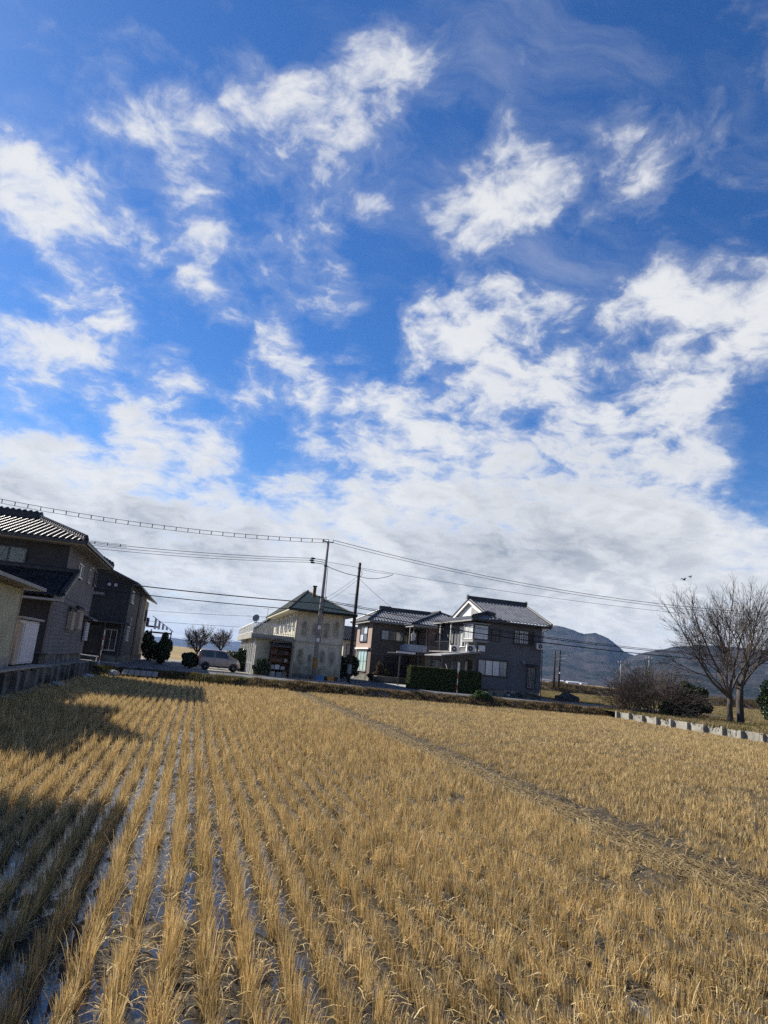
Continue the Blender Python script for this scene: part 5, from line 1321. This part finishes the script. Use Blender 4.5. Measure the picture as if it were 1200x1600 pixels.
# ================================================================== VAN
def make_van(loc):
    o = thing('parked_van', 'small pinkish-beige minivan parked in front of the bare trees', 'van', loc)
    lx, ly, lz = loc
    ST = [(0.0, .40, .92, 1.46, .68, .58), (.03, .30, .96, 1.56, .72, .61), (.14, .25, .98, 1.62, .735, .63), (.6, .23, 1.0, 1.645, .74, .64), (1.4, .23, 1.0, 1.655, .74, .64), (1.95, .23, 1.0, 1.63, .74, .63), (2.2, .23, 1.0, 1.55, .74, .62),
          (2.5, .23, .99, 1.36, .74, .62), (2.82, .23, .97, 1.10, .735, .66), (3.05, .23, .93, 1.02, .73, .66), (3.25, .24, .86, .93, .71, .62), (3.36, .28, .70, .76, .67, .58), (3.40, .36, .55, .60, .62, .54)]
    def sec(s):
        x, zb, be, ro, w, wr = s
        h = [(0, zb), (w * .85, zb), (w * .97, zb + .06), (w, zb + .16), (w * 1.005, (zb + be) / 2), (w * .985, be - .03), (w * .96, be), (wr, ro - .05), (wr * .9, ro - .012), (wr * .55, ro), (0, ro + .008)]
        return [(lx + x, ly - y, lz + z) for y, z in h] + [(lx + x, ly + y, lz + z) for y, z in h[-2:0:-1]]
    m = MB(); S = [sec(s) for s in ST]; n = len(S[0])
    for s in S: m.v += s
    for i in range(len(S) - 1):
        for j in range(n): m.f.append((i * n + j, i * n + (j + 1) % n, (i + 1) * n + (j + 1) % n, (i + 1) * n + j))
    m.f.append(tuple(range(n - 1, -1, -1))); m.f.append(tuple((len(S) - 1) * n + j for j in range(n)))
    body = m.build('body', 'van_paint', o, smooth=True)
    es = body.modifiers.new('sub', 'SUBSURF'); es.levels = 1; es.render_levels = 1
    def at(x):
        for i in range(len(ST) - 1):
            if ST[i][0] <= x <= ST[i + 1][0]:
                f = (x - ST[i][0]) / (ST[i + 1][0] - ST[i][0]); return [a + (b - a) * f for a, b in zip(ST[i], ST[i + 1])]
    def side(x, t, s, off=.012):
        a = at(x); y = a[4] * .96 + (a[5] - a[4] * .96) * t + off; z = a[2] + (a[3] - .05 - a[2]) * t
        return (lx + x, ly - s * y, lz + z)
    for s in (1, -1):
        for (xa, xb, ta, tb, xc, xd) in ((.17, 1.22, .06, .90, .24, 1.22), (1.30, 2.52, .06, .90, 1.30, 2.12)):
            g_ = MB(); k = 8
            for i in range(k):
                f0, f1 = i / k, (i + 1) / k
                g_.quad(side(xa + (xb - xa) * f0, ta, s), side(xa + (xb - xa) * f1, ta, s), side(xc + (xd - xc) * f1, tb, s), side(xc + (xd - xc) * f0, tb, s))
            g_.build('side_window', 'pane_dark', o, smooth=True)
        for (xx, nm) in ((1.08, 'door_handle'), (1.42, 'door_handle')):
            MB().box(lx + xx, lx + xx + .14, ly - s * .755, ly - s * .735, lz + .84, lz + .87).build(nm, 'van_paint', o)
        for xx in (1.26, 2.36): MB().box(lx + xx, lx + xx + .012, ly - s * .747, ly - s * .742, lz + .34, lz + .96).build('door_gap', 'slat_dark', o)
        MB().box(lx + .75, lx + 2.55, ly - s * .752, ly - s * .735, lz + .25, lz + .33).build('sill_strip', 'slat_dark', o)
        mr_ = MB().box(lx + 2.33, lx + 2.43, ly - s * .90, ly - s * .76, lz + .99, lz + 1.13).build('wing_mirror', 'van_paint', o, bevel=.03)
        MB().prism([(lx + 3.12, ly - s * .735, lz + .66), (lx + 3.33, ly - s * .66, lz + .64), (lx + 3.30, ly - s * .64, lz + .80), (lx + 3.10, ly - s * .70, lz + .85)], (0, -s * .02, 0)).build('headlight', 'lamp_glass', o)
        MB().box(lx - .012, lx + .08, ly - s * .725, ly - s * .60, lz + .78, lz + 1.12).build('tail_light', 'lamp_red', o, bevel=.02)
    ws = MB()
    for i in range(6):
        y0, y1 = -.56 + 1.12 * i / 6, -.56 + 1.12 * (i + 1) / 6
        a, b = at(2.80), at(2.14)
        ws.quad((lx + 2.80, ly + y0 * 1.08, lz + a[3] + .022), (lx + 2.80, ly + y1 * 1.08, lz + a[3] + .022), (lx + 2.16, ly + y1, lz + b[3] + .018), (lx + 2.16, ly + y0, lz + b[3] + .018))
    ws.build('windscreen', 'pane_dark', o, smooth=True)
    MB().box(lx - .02, lx - .004, ly - .5, ly + .5, lz + 1.02, lz + 1.38).build('rear_window', 'pane_dark', o)
    MB().box(lx + 3.385, lx + 3.425, ly - .55, ly + .55, lz + .30, lz + .50).build('bumper', 'van_paint', o, bevel=.02)
    MB().box(lx + 3.40, lx + 3.43, ly - .35, ly + .35, lz + .52, lz + .60).build('grille', 'slat_dark', o)
    for xx in (.60, 2.86):
        for s in (1, -1):
            MB().disc((lx + xx, ly - s * .735, lz + .32), (0, 1, 0), .345, .04, 24).build('wheel_arch', 'slat_dark', o)
            w = MB().lathe((lx + xx, ly - s * .70, lz + .275), (0, -s, 0), [(-.09, .20), (-.085, .265), (-.05, .275), (.05, .275), (.078, .262), (.085, .19), (.06, .185)], 24).build('wheel', 'tyre', o, smooth=True)
            MB().lathe((lx + xx, ly - s * .765, lz + .275), (0, -s, 0), [(-.02, .185), (.0, .182), (-.004, .15), (-.012, .06), (.008, .05), (.010, .02)], 24).build('rim', 'rim_metal', w)
            for k in range(6):
                t = 2 * math.pi * k / 6
                MB().tube((lx + xx, ly - s * .772, lz + .275), (lx + xx + .165 * math.cos(t), ly - s * .768, lz + .275 + .165 * math.sin(t)), .022, .014, 5).build('spoke', 'rim_metal', w)
    return o
make_van((.42, 60.0, .012))

# ================================================================== POLES AND CABLES
def conc_pole(name, label, x, y, h, r0, r1, m, z=0):
    o = thing(name, label, 'utility pole', (x, y, z))
    MB().chain([(x, y, z - .1), (x, y, z + h * .5), (x, y, z + h)], [r0, (r0 + r1) / 2, r1], 14).build('shaft', m, o, smooth=True)
    return o
PX, PY, PH = 9.45, 55.75, 11.55
p1 = conc_pole('utility_pole', 'tall concrete utility pole with insulators in front of the cream house', PX, PY, PH - .25, .19, .10, 'concrete_pole')
MB().tube((PX, PY, .95), (PX, PY, 1.75), .197, .193, 14).build('warning_band', 'yellow_paint', p1)
for zz in (4.2, 3.2): MB().box(PX - .12, PX + .12, PY - .20, PY - .175, zz - .14, zz + .14).build('number_plate', 'white_paint', p1)
for zz in (5.6, 6.6, 9.2): MB().tube((PX, PY, zz), (PX, PY, zz + .12), .19 - .008 * zz + .03, .19 - .008 * zz + .03, 12).build('steel_band', 'dark_metal', p1)
hd = MB().box(PX - .45, PX + .45, PY - .04, PY + .04, PH - .30, PH - .22).build('crossarm', 'dark_metal', p1)
for dx in (-.38, 0, .38):
    MB().lathe((PX + dx, PY, PH - .14), (0, 0, 1), [(-.08, .03), (-.04, .06), (0, .04), (.03, .06), (.07, .05), (.09, .02)], 10).build('insulator', 'white_enamel', hd)
for k, zz in enumerate((9.72, 9.55, 9.38)):
    b = MB().tube((PX, PY, zz), (PX - 1.1, PY - .05, zz + .02), .028, .022, 6).build('bracket_arm', 'dark_metal', p1)
    MB().lathe((PX - 1.1 - .1 * (k % 2), PY - .05, zz + .02), (-1, 0, 0), [(-.16, .04), (-.1, .075), (.1, .085), (.2, .05)], 10).build('dead_end', 'dark_metal', b)
MB().chain([(PX, PY - .18, 6.6), (PX + .3, PY - .2, 6.7), (PX + .34, PY - .2, 6.2), (PX + .2, PY - .2, 5.9)], [.02, .05, .03, .02], 6).build('cable_closure', 'grey_trim', p1)
MB().chain([(PX + .2, PY, 9.3), (PX + .24, PY - .05, 6), (PX + .23, PY - .05, 3)], [.022] * 3, 6).build('riser_cable', 'cable_black', p1)
P2X, P2Y, P2H = 12.5, 56.5, 10.0
p2 = conc_pole('utility_pole', 'dark wooden utility pole right of the cream house', P2X, P2Y, P2H, .16, .115, 'wood_pole')
MB().tube((P2X, P2Y, .75), (P2X, P2Y, 1.5), .168, .165, 12).build('guard_sleeve', 'grey_trim', p2)
for zz in (8.75, 9.45): MB().tube((P2X, P2Y, zz), (P2X, P2Y, zz + .1), .14, .14, 12).build('steel_band', 'dark_metal', p2)
MB().chain([(P2X + .1, P2Y, 9.4), (P2X + .3, P2Y, 9.1), (P2X + .16, P2Y, 8.8)], [.02] * 3, 5).build('drip_loop', 'cable_black', p2)


def cable(label, a, b, sag, r=.022, m='cable_black', n=26, twin=None, spacers=0, name='power_cable'):
    a, b = V3(a), V3(b)
    pt = lambda t, dz=0: a.lerp(b, t) + Vector((0, 0, -4 * sag * t * (1 - t) + dz))
    o = thing(name, label, 'cable', a)
    MB().chain([pt(i / n) for i in range(n + 1)], [r] * (n + 1), 5).build('wire', m, o)
    if twin:
        MB().chain([pt(i / n, twin) for i in range(n + 1)], [r * .8] * (n + 1), 5).build('wire', m, o)
        if spacers:
            s = MB()
            for i in range(spacers):
                t = (i + .5) / spacers; p = pt(t)
                s.box(p.x - .03, p.x + .03, p.y - .012, p.y + .012, p.z + min(0, twin), p.z + max(0, twin))
            stuffpart(s.build('spacer', m, o))
    return o
T = (PX, PY, PH - .05)
cable('top cable bundle with spacers from the concrete pole to the upper left', T, (-34, PY, 13.6), 1.55, .020, twin=-.30, spacers=48)
cable('upper cable from the concrete pole top to the right, above the slate-grey house', (PX + .4, PY, PH - .05), (70, PY, 11.7), 1.95, .022, twin=-.22)
for k, lab in enumerate(('highest', 'middle', 'lowest')):
    cable('%s of three cables ending at the bracket arms of the concrete pole, from the left' % lab, (PX - 1.25, PY - .05, 9.74 - .17 * k), (-34, PY, 10.3 - .3 * k), 1.2, .017 if k else .02, twin=None)
cable('spaced cable running left from behind the dark tiled house roof', (-6.2, PY, 8.75), (-34, PY, 9.6), .35, .016, twin=.20, spacers=30)
cable('thick lower telephone cable from the concrete pole to the left, upper one', (PX, PY - .1, 6.15), (-34, PY, 7.5), .75, .042)
cable('thick lower telephone cable from the concrete pole to the left, lower one', (PX, PY - .1, 5.5), (-34, PY, 6.6), .65, .034)
cable('telephone cable from the concrete pole to the right, upper one across the slate-grey house', (PX, PY - .1, 6.35), (70, PY, 6.6), 1.25, .030, twin=.12)
cable('telephone cable from the concrete pole to the right, lower one across the slate-grey house', (PX, PY - .1, 5.9), (70, PY, 6.3), 1.25, .040)
cable('thin cable from the concrete pole to the right, below the top pair', (PX, PY, 9.62), (70, PY, 10.2), .95, .014)
cable('short sagging cable from the concrete pole to the dark wooden pole', (PX, PY, 9.3), (P2X, P2Y, 8.85), .12, .026)
cable('service cable from the dark wooden pole up to the cable clamp at its right', (P2X, P2Y, 8.85), (15.3, PY, 9.25), .28, .022)
cable('thin service cable from the top of the dark wooden pole to the right', (P2X, P2Y, 9.5), (15.3, PY, 9.3), .1, .014)
cable('service wire from the dark wooden pole down to the brown house', (P2X, P2Y, 8.7), (22.2, 69.5, 6.3), .35, .014)
cable('upper service wire from the dark wooden pole down to the green roof', (P2X, P2Y, 8.95), (9.0, 57.0, 6.2), .25, .012)
cable('lower service wire from the dark wooden pole down to the green roof', (P2X, P2Y, 8.65), (9.2, 57.0, 6.0), .25, .012)
cable('faint distant cable low over the driveway, upper one', (-34, 84, 6.2), (9, 84, 6.2), .9, .018)
cable('faint distant cable low over the driveway, lower one', (-34, 84, 4.9), (9, 84, 4.8), .7, .018)

def far_pole(label, x, y, z, h, m, arm=True, r=.15):
    o = conc_pole('utility_pole', label, x, y, h, r, r * .72, m, z); o['group'] = 'poles along the levee'
    if arm:
        b = MB().box(x - .75, x + .75, y - .05, y + .05, z + h - .45, z + h - .33).build('crossarm', 'grey_trim', o)
        for dx in (-.6, 0, .6): MB().lathe((x + dx, y, z + h - .24), (0, 0, 1), [(-.08, .05), (0, .09), (.09, .04)], 8).build('insulator', 'white_enamel', b)
    return o
far_pole('dark pole just right of the slate-grey house, nearer that house of the two', 60.7, 110, .5, 6.4, 'wood_pole', False, .20)
q = far_pole('dark pole with white arms and switchgear right of the slate-grey house', 61.65, 110, .5, 6.5, 'wood_pole', False, .20)
for k, (zz, l_) in enumerate(((6.1, 1.6), (5.6, 1.3), (4.9, .7))):
    MB().chain([(61.65, 109.9, zz), (61.65 + l_, 109.9, zz + .25 - .1 * k)], [.06, .05], 6).build('bracket_arm', 'white_enamel', q)
MB().tube((60.7, 109.9, 5.3), (61.65, 109.9, 5.6), .05, .05, 6).build('brace', 'white_enamel', q)
MB().box(61.55, 61.75, 109.75, 109.85, 3.0, 3.3).build('number_plate', 'white_paint', q)
far_pole('pale concrete pole with crossarm left of the tangled shrubs', 73.9, 110, .5, 5.8, 'concrete_pole')
far_pole('pale concrete pole rising behind the tangled shrubs', 79.7, 110, .8, 6.8, 'concrete_pole')
cable('distant cable between the poles on the levee', (61.6, 110, 6.6), (73.9, 110, 6.0), .5, .03, 'grey_trim'); cable('distant cable from the pale pole to the pole behind the shrubs', (73.9, 110, 6.1), (79.7, 110, 7.1), .3, .03, 'grey_trim')

# ================================================================== BARE TREES
def bare_tree(mb, base, dirs, rnd, L0, r0, levels, nchild, upz=.12, minr=.006, shrink=.68, wander=.16, spread=.62, seglen=.45):
    def grow(p, d, L, r, lv):
        nseg = max(2, int(L / seglen)) if lv < levels else 3
        pts, rads = [p], [r]; q = p.copy(); dd = d.copy(); taper = .50 if lv < levels else .25
        marks = []
        for k in range(nseg):
            dd = (dd + Vector((rnd.gauss(0, wander), rnd.gauss(0, wander), rnd.gauss(0, wander) + upz)) * .5).normalized()
            q = q + dd * (L / nseg); rr = max(minr, r * (1 - (1 - taper) * (k + 1) / nseg))
            pts.append(q.copy()); rads.append(rr); marks.append((q.copy(), dd.copy(), rr, (k + 1) / nseg))
        sides = 8 if lv == 0 else (6 if lv == 1 else (4 if lv == 2 else 3))
        mb.chain(pts, rads, sides, cap=lv == 0)
        if lv >= levels: return
        nc = nchild[lv]
        for c in range(nc):
            f = .30 + .70 * (c + rnd.random()) / nc if lv > 0 else .45 + .55 * (c + rnd.random()) / nc
            mk = min(marks, key=lambda a: abs(a[3] - f)); dv = mk[1]
            ax = dv.orthogonal().normalized(); ax.rotate(Matrix.Rotation(rnd.random() * 6.283, 3, dv))
            ang = spread * rnd.uniform(.55, 1.2); nd = (dv * math.cos(ang) + ax * math.sin(ang)).normalized()
            grow(mk[0], nd, L * shrink * rnd.uniform(.7, 1.15), max(minr, mk[2] * rnd.uniform(.55, .75)), lv + 1)
        # leader goes on
        if lv > 0: grow(marks[-1][0], marks[-1][1], L * shrink * rnd.uniform(.8, 1.1), marks[-1][2], lv + 1)
    for d, L, r in dirs: grow(V3(base), V3(d).normalized(), L, r, 0 if L0 is None else 1)
    return mb


def big_tree(name, label, base, trunk_h, trunk_r, limbs, seed, cat='tree', group=None):
    rnd = random.Random(seed); o = thing(name, label, cat, base, group)
    b = V3(base); m = MB(); top = b + Vector((.05, 0, trunk_h))
    m.chain([b + Vector((0, 0, -.15)), b + Vector((.02, 0, .12)), b + Vector((0, .02, trunk_h * .5)), top], [trunk_r * 1.5, trunk_r * 1.12, trunk_r, trunk_r * .92], 10)
    m.build('trunk', 'bark', o, smooth=True)
    m = MB()
    for (dx, dy, dz, L, r) in limbs:
        p = b + Vector((0, 0, trunk_h * (.82 + .18 * rnd.random())))
        bare_tree(m, p, [((dx, dy, dz), L, r)], rnd, 1, r, 5, [3, 3, 4, 5, 4], upz=.05, minr=.0058, shrink=.66, wander=.16, spread=.55)
    m.build('crown', 'bark_dark', o)
    return o
big_tree('bare_tree', 'tall bare tree with wide vase-shaped crown, nearest the low concrete wall', (37.9, 43, -.05), 1.9, .20,
         [(-1.05, .1, .95, 4.1, .11), (-.7, -.4, 1.05, 3.9, .10), (-.35, .4, 1.2, 3.8, .11), (.05, -.1, 1.3, 3.9, .12), (.6, .3, 1.0, 3.8, .11), (-1.1, -.4, .6, 3.3, .08)], 11)
big_tree('bare_tree', 'bare tree with thick double trunk right of the tall one', (39.9, 44.2, -.05), 2.8, .23,
         [(-.6, .2, 1.1, 3.2, .12), (.2, -.4, 1.2, 3.5, .13), (.8, .1, 1.0, 3.5, .12), (1.05, .3, .75, 3.2, .11)], 12)
big_tree('bare_tree', 'slender bare tree at the right edge beside the glossy evergreen', (41.0, 45.6, -.05), 2.6, .17,
         [(-.3, .1, 1.2, 2.8, .09), (.5, .2, 1.1, 3.2, .09), (.9, -.2, .9, 3.0, .08)], 13)
# tangled shrubs: many arching stems
def tangle(name, label, c, rx, ry, h, nst, seed):
    rnd = random.Random(seed); o = thing(name, label, 'shrub', c); m = MB()
    for i in range(nst):
        a = rnd.random() * 6.28; rr = math.sqrt(rnd.random()) * .45
        p = V3(c) + Vector((rx * rr * math.cos(a), ry * rr * math.sin(a), -.05))
        d = Vector((math.cos(a) * rnd.uniform(.1, 1.0), math.sin(a) * rnd.uniform(.1, .9), rnd.uniform(.45, 1.2)))
        bare_tree(m, p, [(d, h * rnd.uniform(.35, .55), .035)], rnd, 1, .035, 4, [0, 4, 4, 4], upz=-.02, minr=.007, shrink=.62, wander=.30, spread=.75, seglen=.35)
    m.build('stems', 'bark_dark', o)
    L = [(c[0] + rx * .1, c[1], c[2] + h * .42, rx * .82, ry * .8, h * .40)]
    leaf_cloud('leaves', shell_points(rng, 5000, L, .2), .035, 'leaf_dry', o, rng)
    return o
tangle('tangled_shrub', 'dense tangle of leafless brown shrubs left of the tall bare tree', (34.6, 46.6, -.05), 2.9, 2.2, 4.4, 42, 21)
tangle('tangled_shrub', 'lower leafless shrub at the left end of the tangle, near the pale pole', (33.4, 50.0 - 1.3, -.05), 1.9, 1.2, 2.7, 20, 22)


def leafy(name, label, cat, base, lobes, n, size, m, stems=4, hs=.6, inner=.55, aspect=.5):
    o = thing(name, label, cat, base); b = MB(); x, y, z = base
    extra = []
    for (cx, cy, cz, rx, ry, rz_) in lobes:
        for k in range(7):
            d = rng.normal(size=3); d[2] = abs(d[2]) * .8 - .1; d /= np.linalg.norm(d); q_ = rng.uniform(.28, .5)
            extra.append((cx + d[0] * rx * .85, cy + d[1] * ry * .85, cz + d[2] * rz_ * .85, rx * q_, ry * q_, rz_ * q_))
    lobes0 = lobes; lobes = [(a, b_, c_, d_ * .86, e_ * .86, f_ * .86) for a, b_, c_, d_, e_, f_ in lobes] + extra
    for (cx, cy, cz, rx, ry, rz_) in lobes:
        b.chain([(x + (cx - x) * .15, y + (cy - y) * .15, z - .05), (x + (cx - x) * .6, y + (cy - y) * .6, z + (cz - z) * .5), (cx, cy, cz + rz_ * .5)], [.06 * max(.4, rx), .04 * max(.4, rx), .012], 5)
    b.build('stems', 'bark_dark', o)
    leaf_cloud('foliage', shell_points(rng, int(n * 1.2), lobes, inner, cut=z + .02), size * 1.15, m, o, rng, aspect)
    return o
leafy('evergreen_bush', 'round dark evergreen bush between the tangled shrubs and the tall bare tree', 'bush', (37.2, 46.2, -.05), [(37.0, 46.2, 1.5, 1.15, 1.1, .95), (37.9, 46.2, 1.0, .85, .8, .75), (36.3, 46.1, .9, .7, .7, .6), (38.4, 46.0, .65, .5, .5, .35), (37.1, 46.3, .55, .9, .8, .5)], 15000, .075, 'leaf_dark')
leafy('evergreen_bush', 'small dark evergreen bush under the tangled shrubs', 'bush', (35.3, 45.6, -.05), [(35.3, 45.6, .55, .9, .7, .55), (34.6, 45.7, .4, .6, .5, .4)], 6000, .07, 'leaf_dark')
leafy('camellia_bush', 'large glossy-leaved evergreen at the right edge', 'bush', (42.2, 42.6, -.05), [(42.4, 42.6, 1.6, 1.6, 1.4, 1.6), (41.4, 42.4, .9, 1.0, 1.0, .95), (43.4, 42.9, 2.3, 1.4, 1.3, 1.3), (42.3, 42.4, .6, 1.5, 1.2, .7)], 16000, .085, 'leaf_glossy')
# garden plants
leafy('conifer', 'dark rounded conifer at the back of the charcoal house', 'tree', (-2.75, 66, 0), [(-2.75, 66, 1.25, .62, .6, 1.25), (-2.85, 65.9, .75, .62, .55, .8), (-2.6, 66, 1.5, .52, .5, .85)], 12000, .06, 'leaf_dark')
leafy('garden_bush', 'dark shrubs under the striped porch roof at the back of the charcoal house', 'bush', (-4.3, 74.5, 0), [(-4.5, 74.5, 1.1, .75, .7, 1.1), (-3.9, 74.6, .8, .7, .6, .8), (-4.7, 74.4, 2.0, .5, .5, .8)], 9000, .07, 'leaf_dark')
leafy('garden_bush', 'round dark bush left of the parked van', 'bush', (-.25, 60.4, 0), [(-.25, 60.4, .75, .62, .6, .62), (-.05, 60.3, .45, .5, .5, .4), (-.5, 60.5, .5, .45, .45, .45)], 7000, .055, 'leaf_dark')
leafy('garden_bush', 'wide bush with yellowish leaves right of the parked van', 'bush', (4.3, 65.5, 0), [(3.6, 65.5, 1.0, .9, .8, .8), (4.5, 65.6, 1.15, 1.0, .8, .9), (5.2, 65.4, .8, .7, .7, .7), (4.3, 65.3, .5, 1.2, .7, .5)], 12000, .07, 'leaf_glossy')
leafy('garden_bush', 'pale-tipped bush at the left end of the rusty rack', 'bush', (5.35, 56.6, 0), [(5.4, 56.6, .7, .55, .5, .6), (5.05, 56.6, .45, .4, .4, .4), (5.65, 56.5, .45, .4, .4, .4)], 6000, .055, 'leaf_glossy')
leafy('garden_bush', 'leafy shrub behind the dark wooden pole', 'bush', (14.6, 70.5, 0), [(14.4, 70.5, 1.2, 1.1, .9, 1.2), (15.6, 70.6, 1.4, 1.0, .9, 1.2), (14.9, 70.4, .6, 1.3, .8, .6)], 9000, .09, 'leaf_glossy')
leafy('garden_bush', 'low plants along the foot of the brown house', 'bush', (18.4, 68.6, .0), [(17.9, 68.6, .5, .7, .5, .5), (18.8, 68.6, .7, .7, .5, .7), (18.3, 68.4, 1.3, .35, .35, .6)], 6000, .06, 'leaf_dry')
leafy('roadside_fern', 'bright green bushy weed on the bank below the hedge', 'weed', (21.0, 49.0, -.25), [(21.0, 49.0, .10, .60, .35, .38), (21.5, 49.0, -.05, .4, .3, .28), (20.6, 49.0, -.02, .35, .3, .25)], 4000, .06, 'leaf_fern', inner=.3, aspect=.3)
# pruned bare garden trees
for (lab, bx, by2, h, seed) in (('larger pruned bare tree behind the parked van, left one', .25, 68, 1.3, 31), ('smaller pruned bare tree behind the parked van, right one', 2.45, 70, 1.7, 32)):
    rnd = random.Random(seed); o = thing('bare_tree', lab, 'tree', (bx, by2, 0)); m = MB()
    m.chain([(bx, by2, -.1), (bx + .05, by2, h * .5), (bx - .02, by2, h)], [.16, .13, .12], 8); m.build('trunk', 'bark_dark', o, smooth=True)
    m = MB()
    for k in range(8 if seed == 31 else 7):
        a = 2 * math.pi * k / 8 + rnd.random()
        bare_tree(m, (bx, by2, h - .1), [((math.cos(a) * .75, math.sin(a) * .75, .9 if k else 1.5), 1.25 if seed == 31 else 1.05, .07)], rnd, 1, .07, 4, [0, 5, 5, 4], upz=.10, minr=.009, shrink=.66, wander=.2, spread=.65, seglen=.3)
    m.build('crown', 'bark_dark', o)

# far small things
for k, (az, dist, w, h, d) in enumerate(((28.2, 1900, 40, 4, 10), (30.4, 2000, 36, 5, 12), (31.2, 2100, 20, 5, 12), (33.4, 1900, 18, 5, 12), (34.2, 2050, 12, 6, 10), (26.6, 2000, 30, 4, 12), (35.3, 1950, 15, 5, 10), (29.5, 1700, 10, 4.5, 9))):
    x, y = dist * math.sin(R(az)), dist * math.cos(R(az)); o = thing('far_building', 'pale low building at the foot of the mountain, %s from the left' % ['second', 'fourth', 'fifth', 'sixth', 'seventh', 'first', 'eighth', 'third'][k], 'building', (x, y, -.8), 'far buildings below the mountain')
    MB().box(x - w / 2, x + w / 2, y, y + d, -.8, h * .7).build('wall', 'snowy_white', o)
    MB().prism([(x - w / 2 - 1, y - 1, h * .7), (x - w / 2 - 1, y + d + 1, h * .7), (x - w / 2 - 1, y + d / 2, h)], (w + 2, 0, 0)).build('roof', 'snowy_white' if k % 2 else 'grey_trim', o)
def bird(label, px, py, dist, tilt):
    c = pix_dir(px, py) * dist + Vector((0, 0, CAM_H)); o = thing('bird', label, 'bird', c, 'birds by the bare tree')
    b = MB().lathe(c, (1, .3, .1), [(-.24, .01), (-.14, .05), (0, .075), (.12, .05), (.17, .045), (.22, .03), (.27, .005)], 8).build('body', 'feather', o)
    for s in (1, -1):
        MB().prism([tuple(c + Vector(v)) for v in ((.08, 0, .03), (-.10, 0, .03), (-.16, s * .28, .10 + tilt), (-.10, s * .46, .05 + tilt), (.02, s * .30, .13 + tilt))], (0, 0, .012)).build('wing', 'feather', o)
bird('dark bird in flight left of the bare tree top, lower one', 1069, 906, 80, .06)
bird('dark bird in flight left of the bare tree top, upper one', 1079, 902, 110, .12)
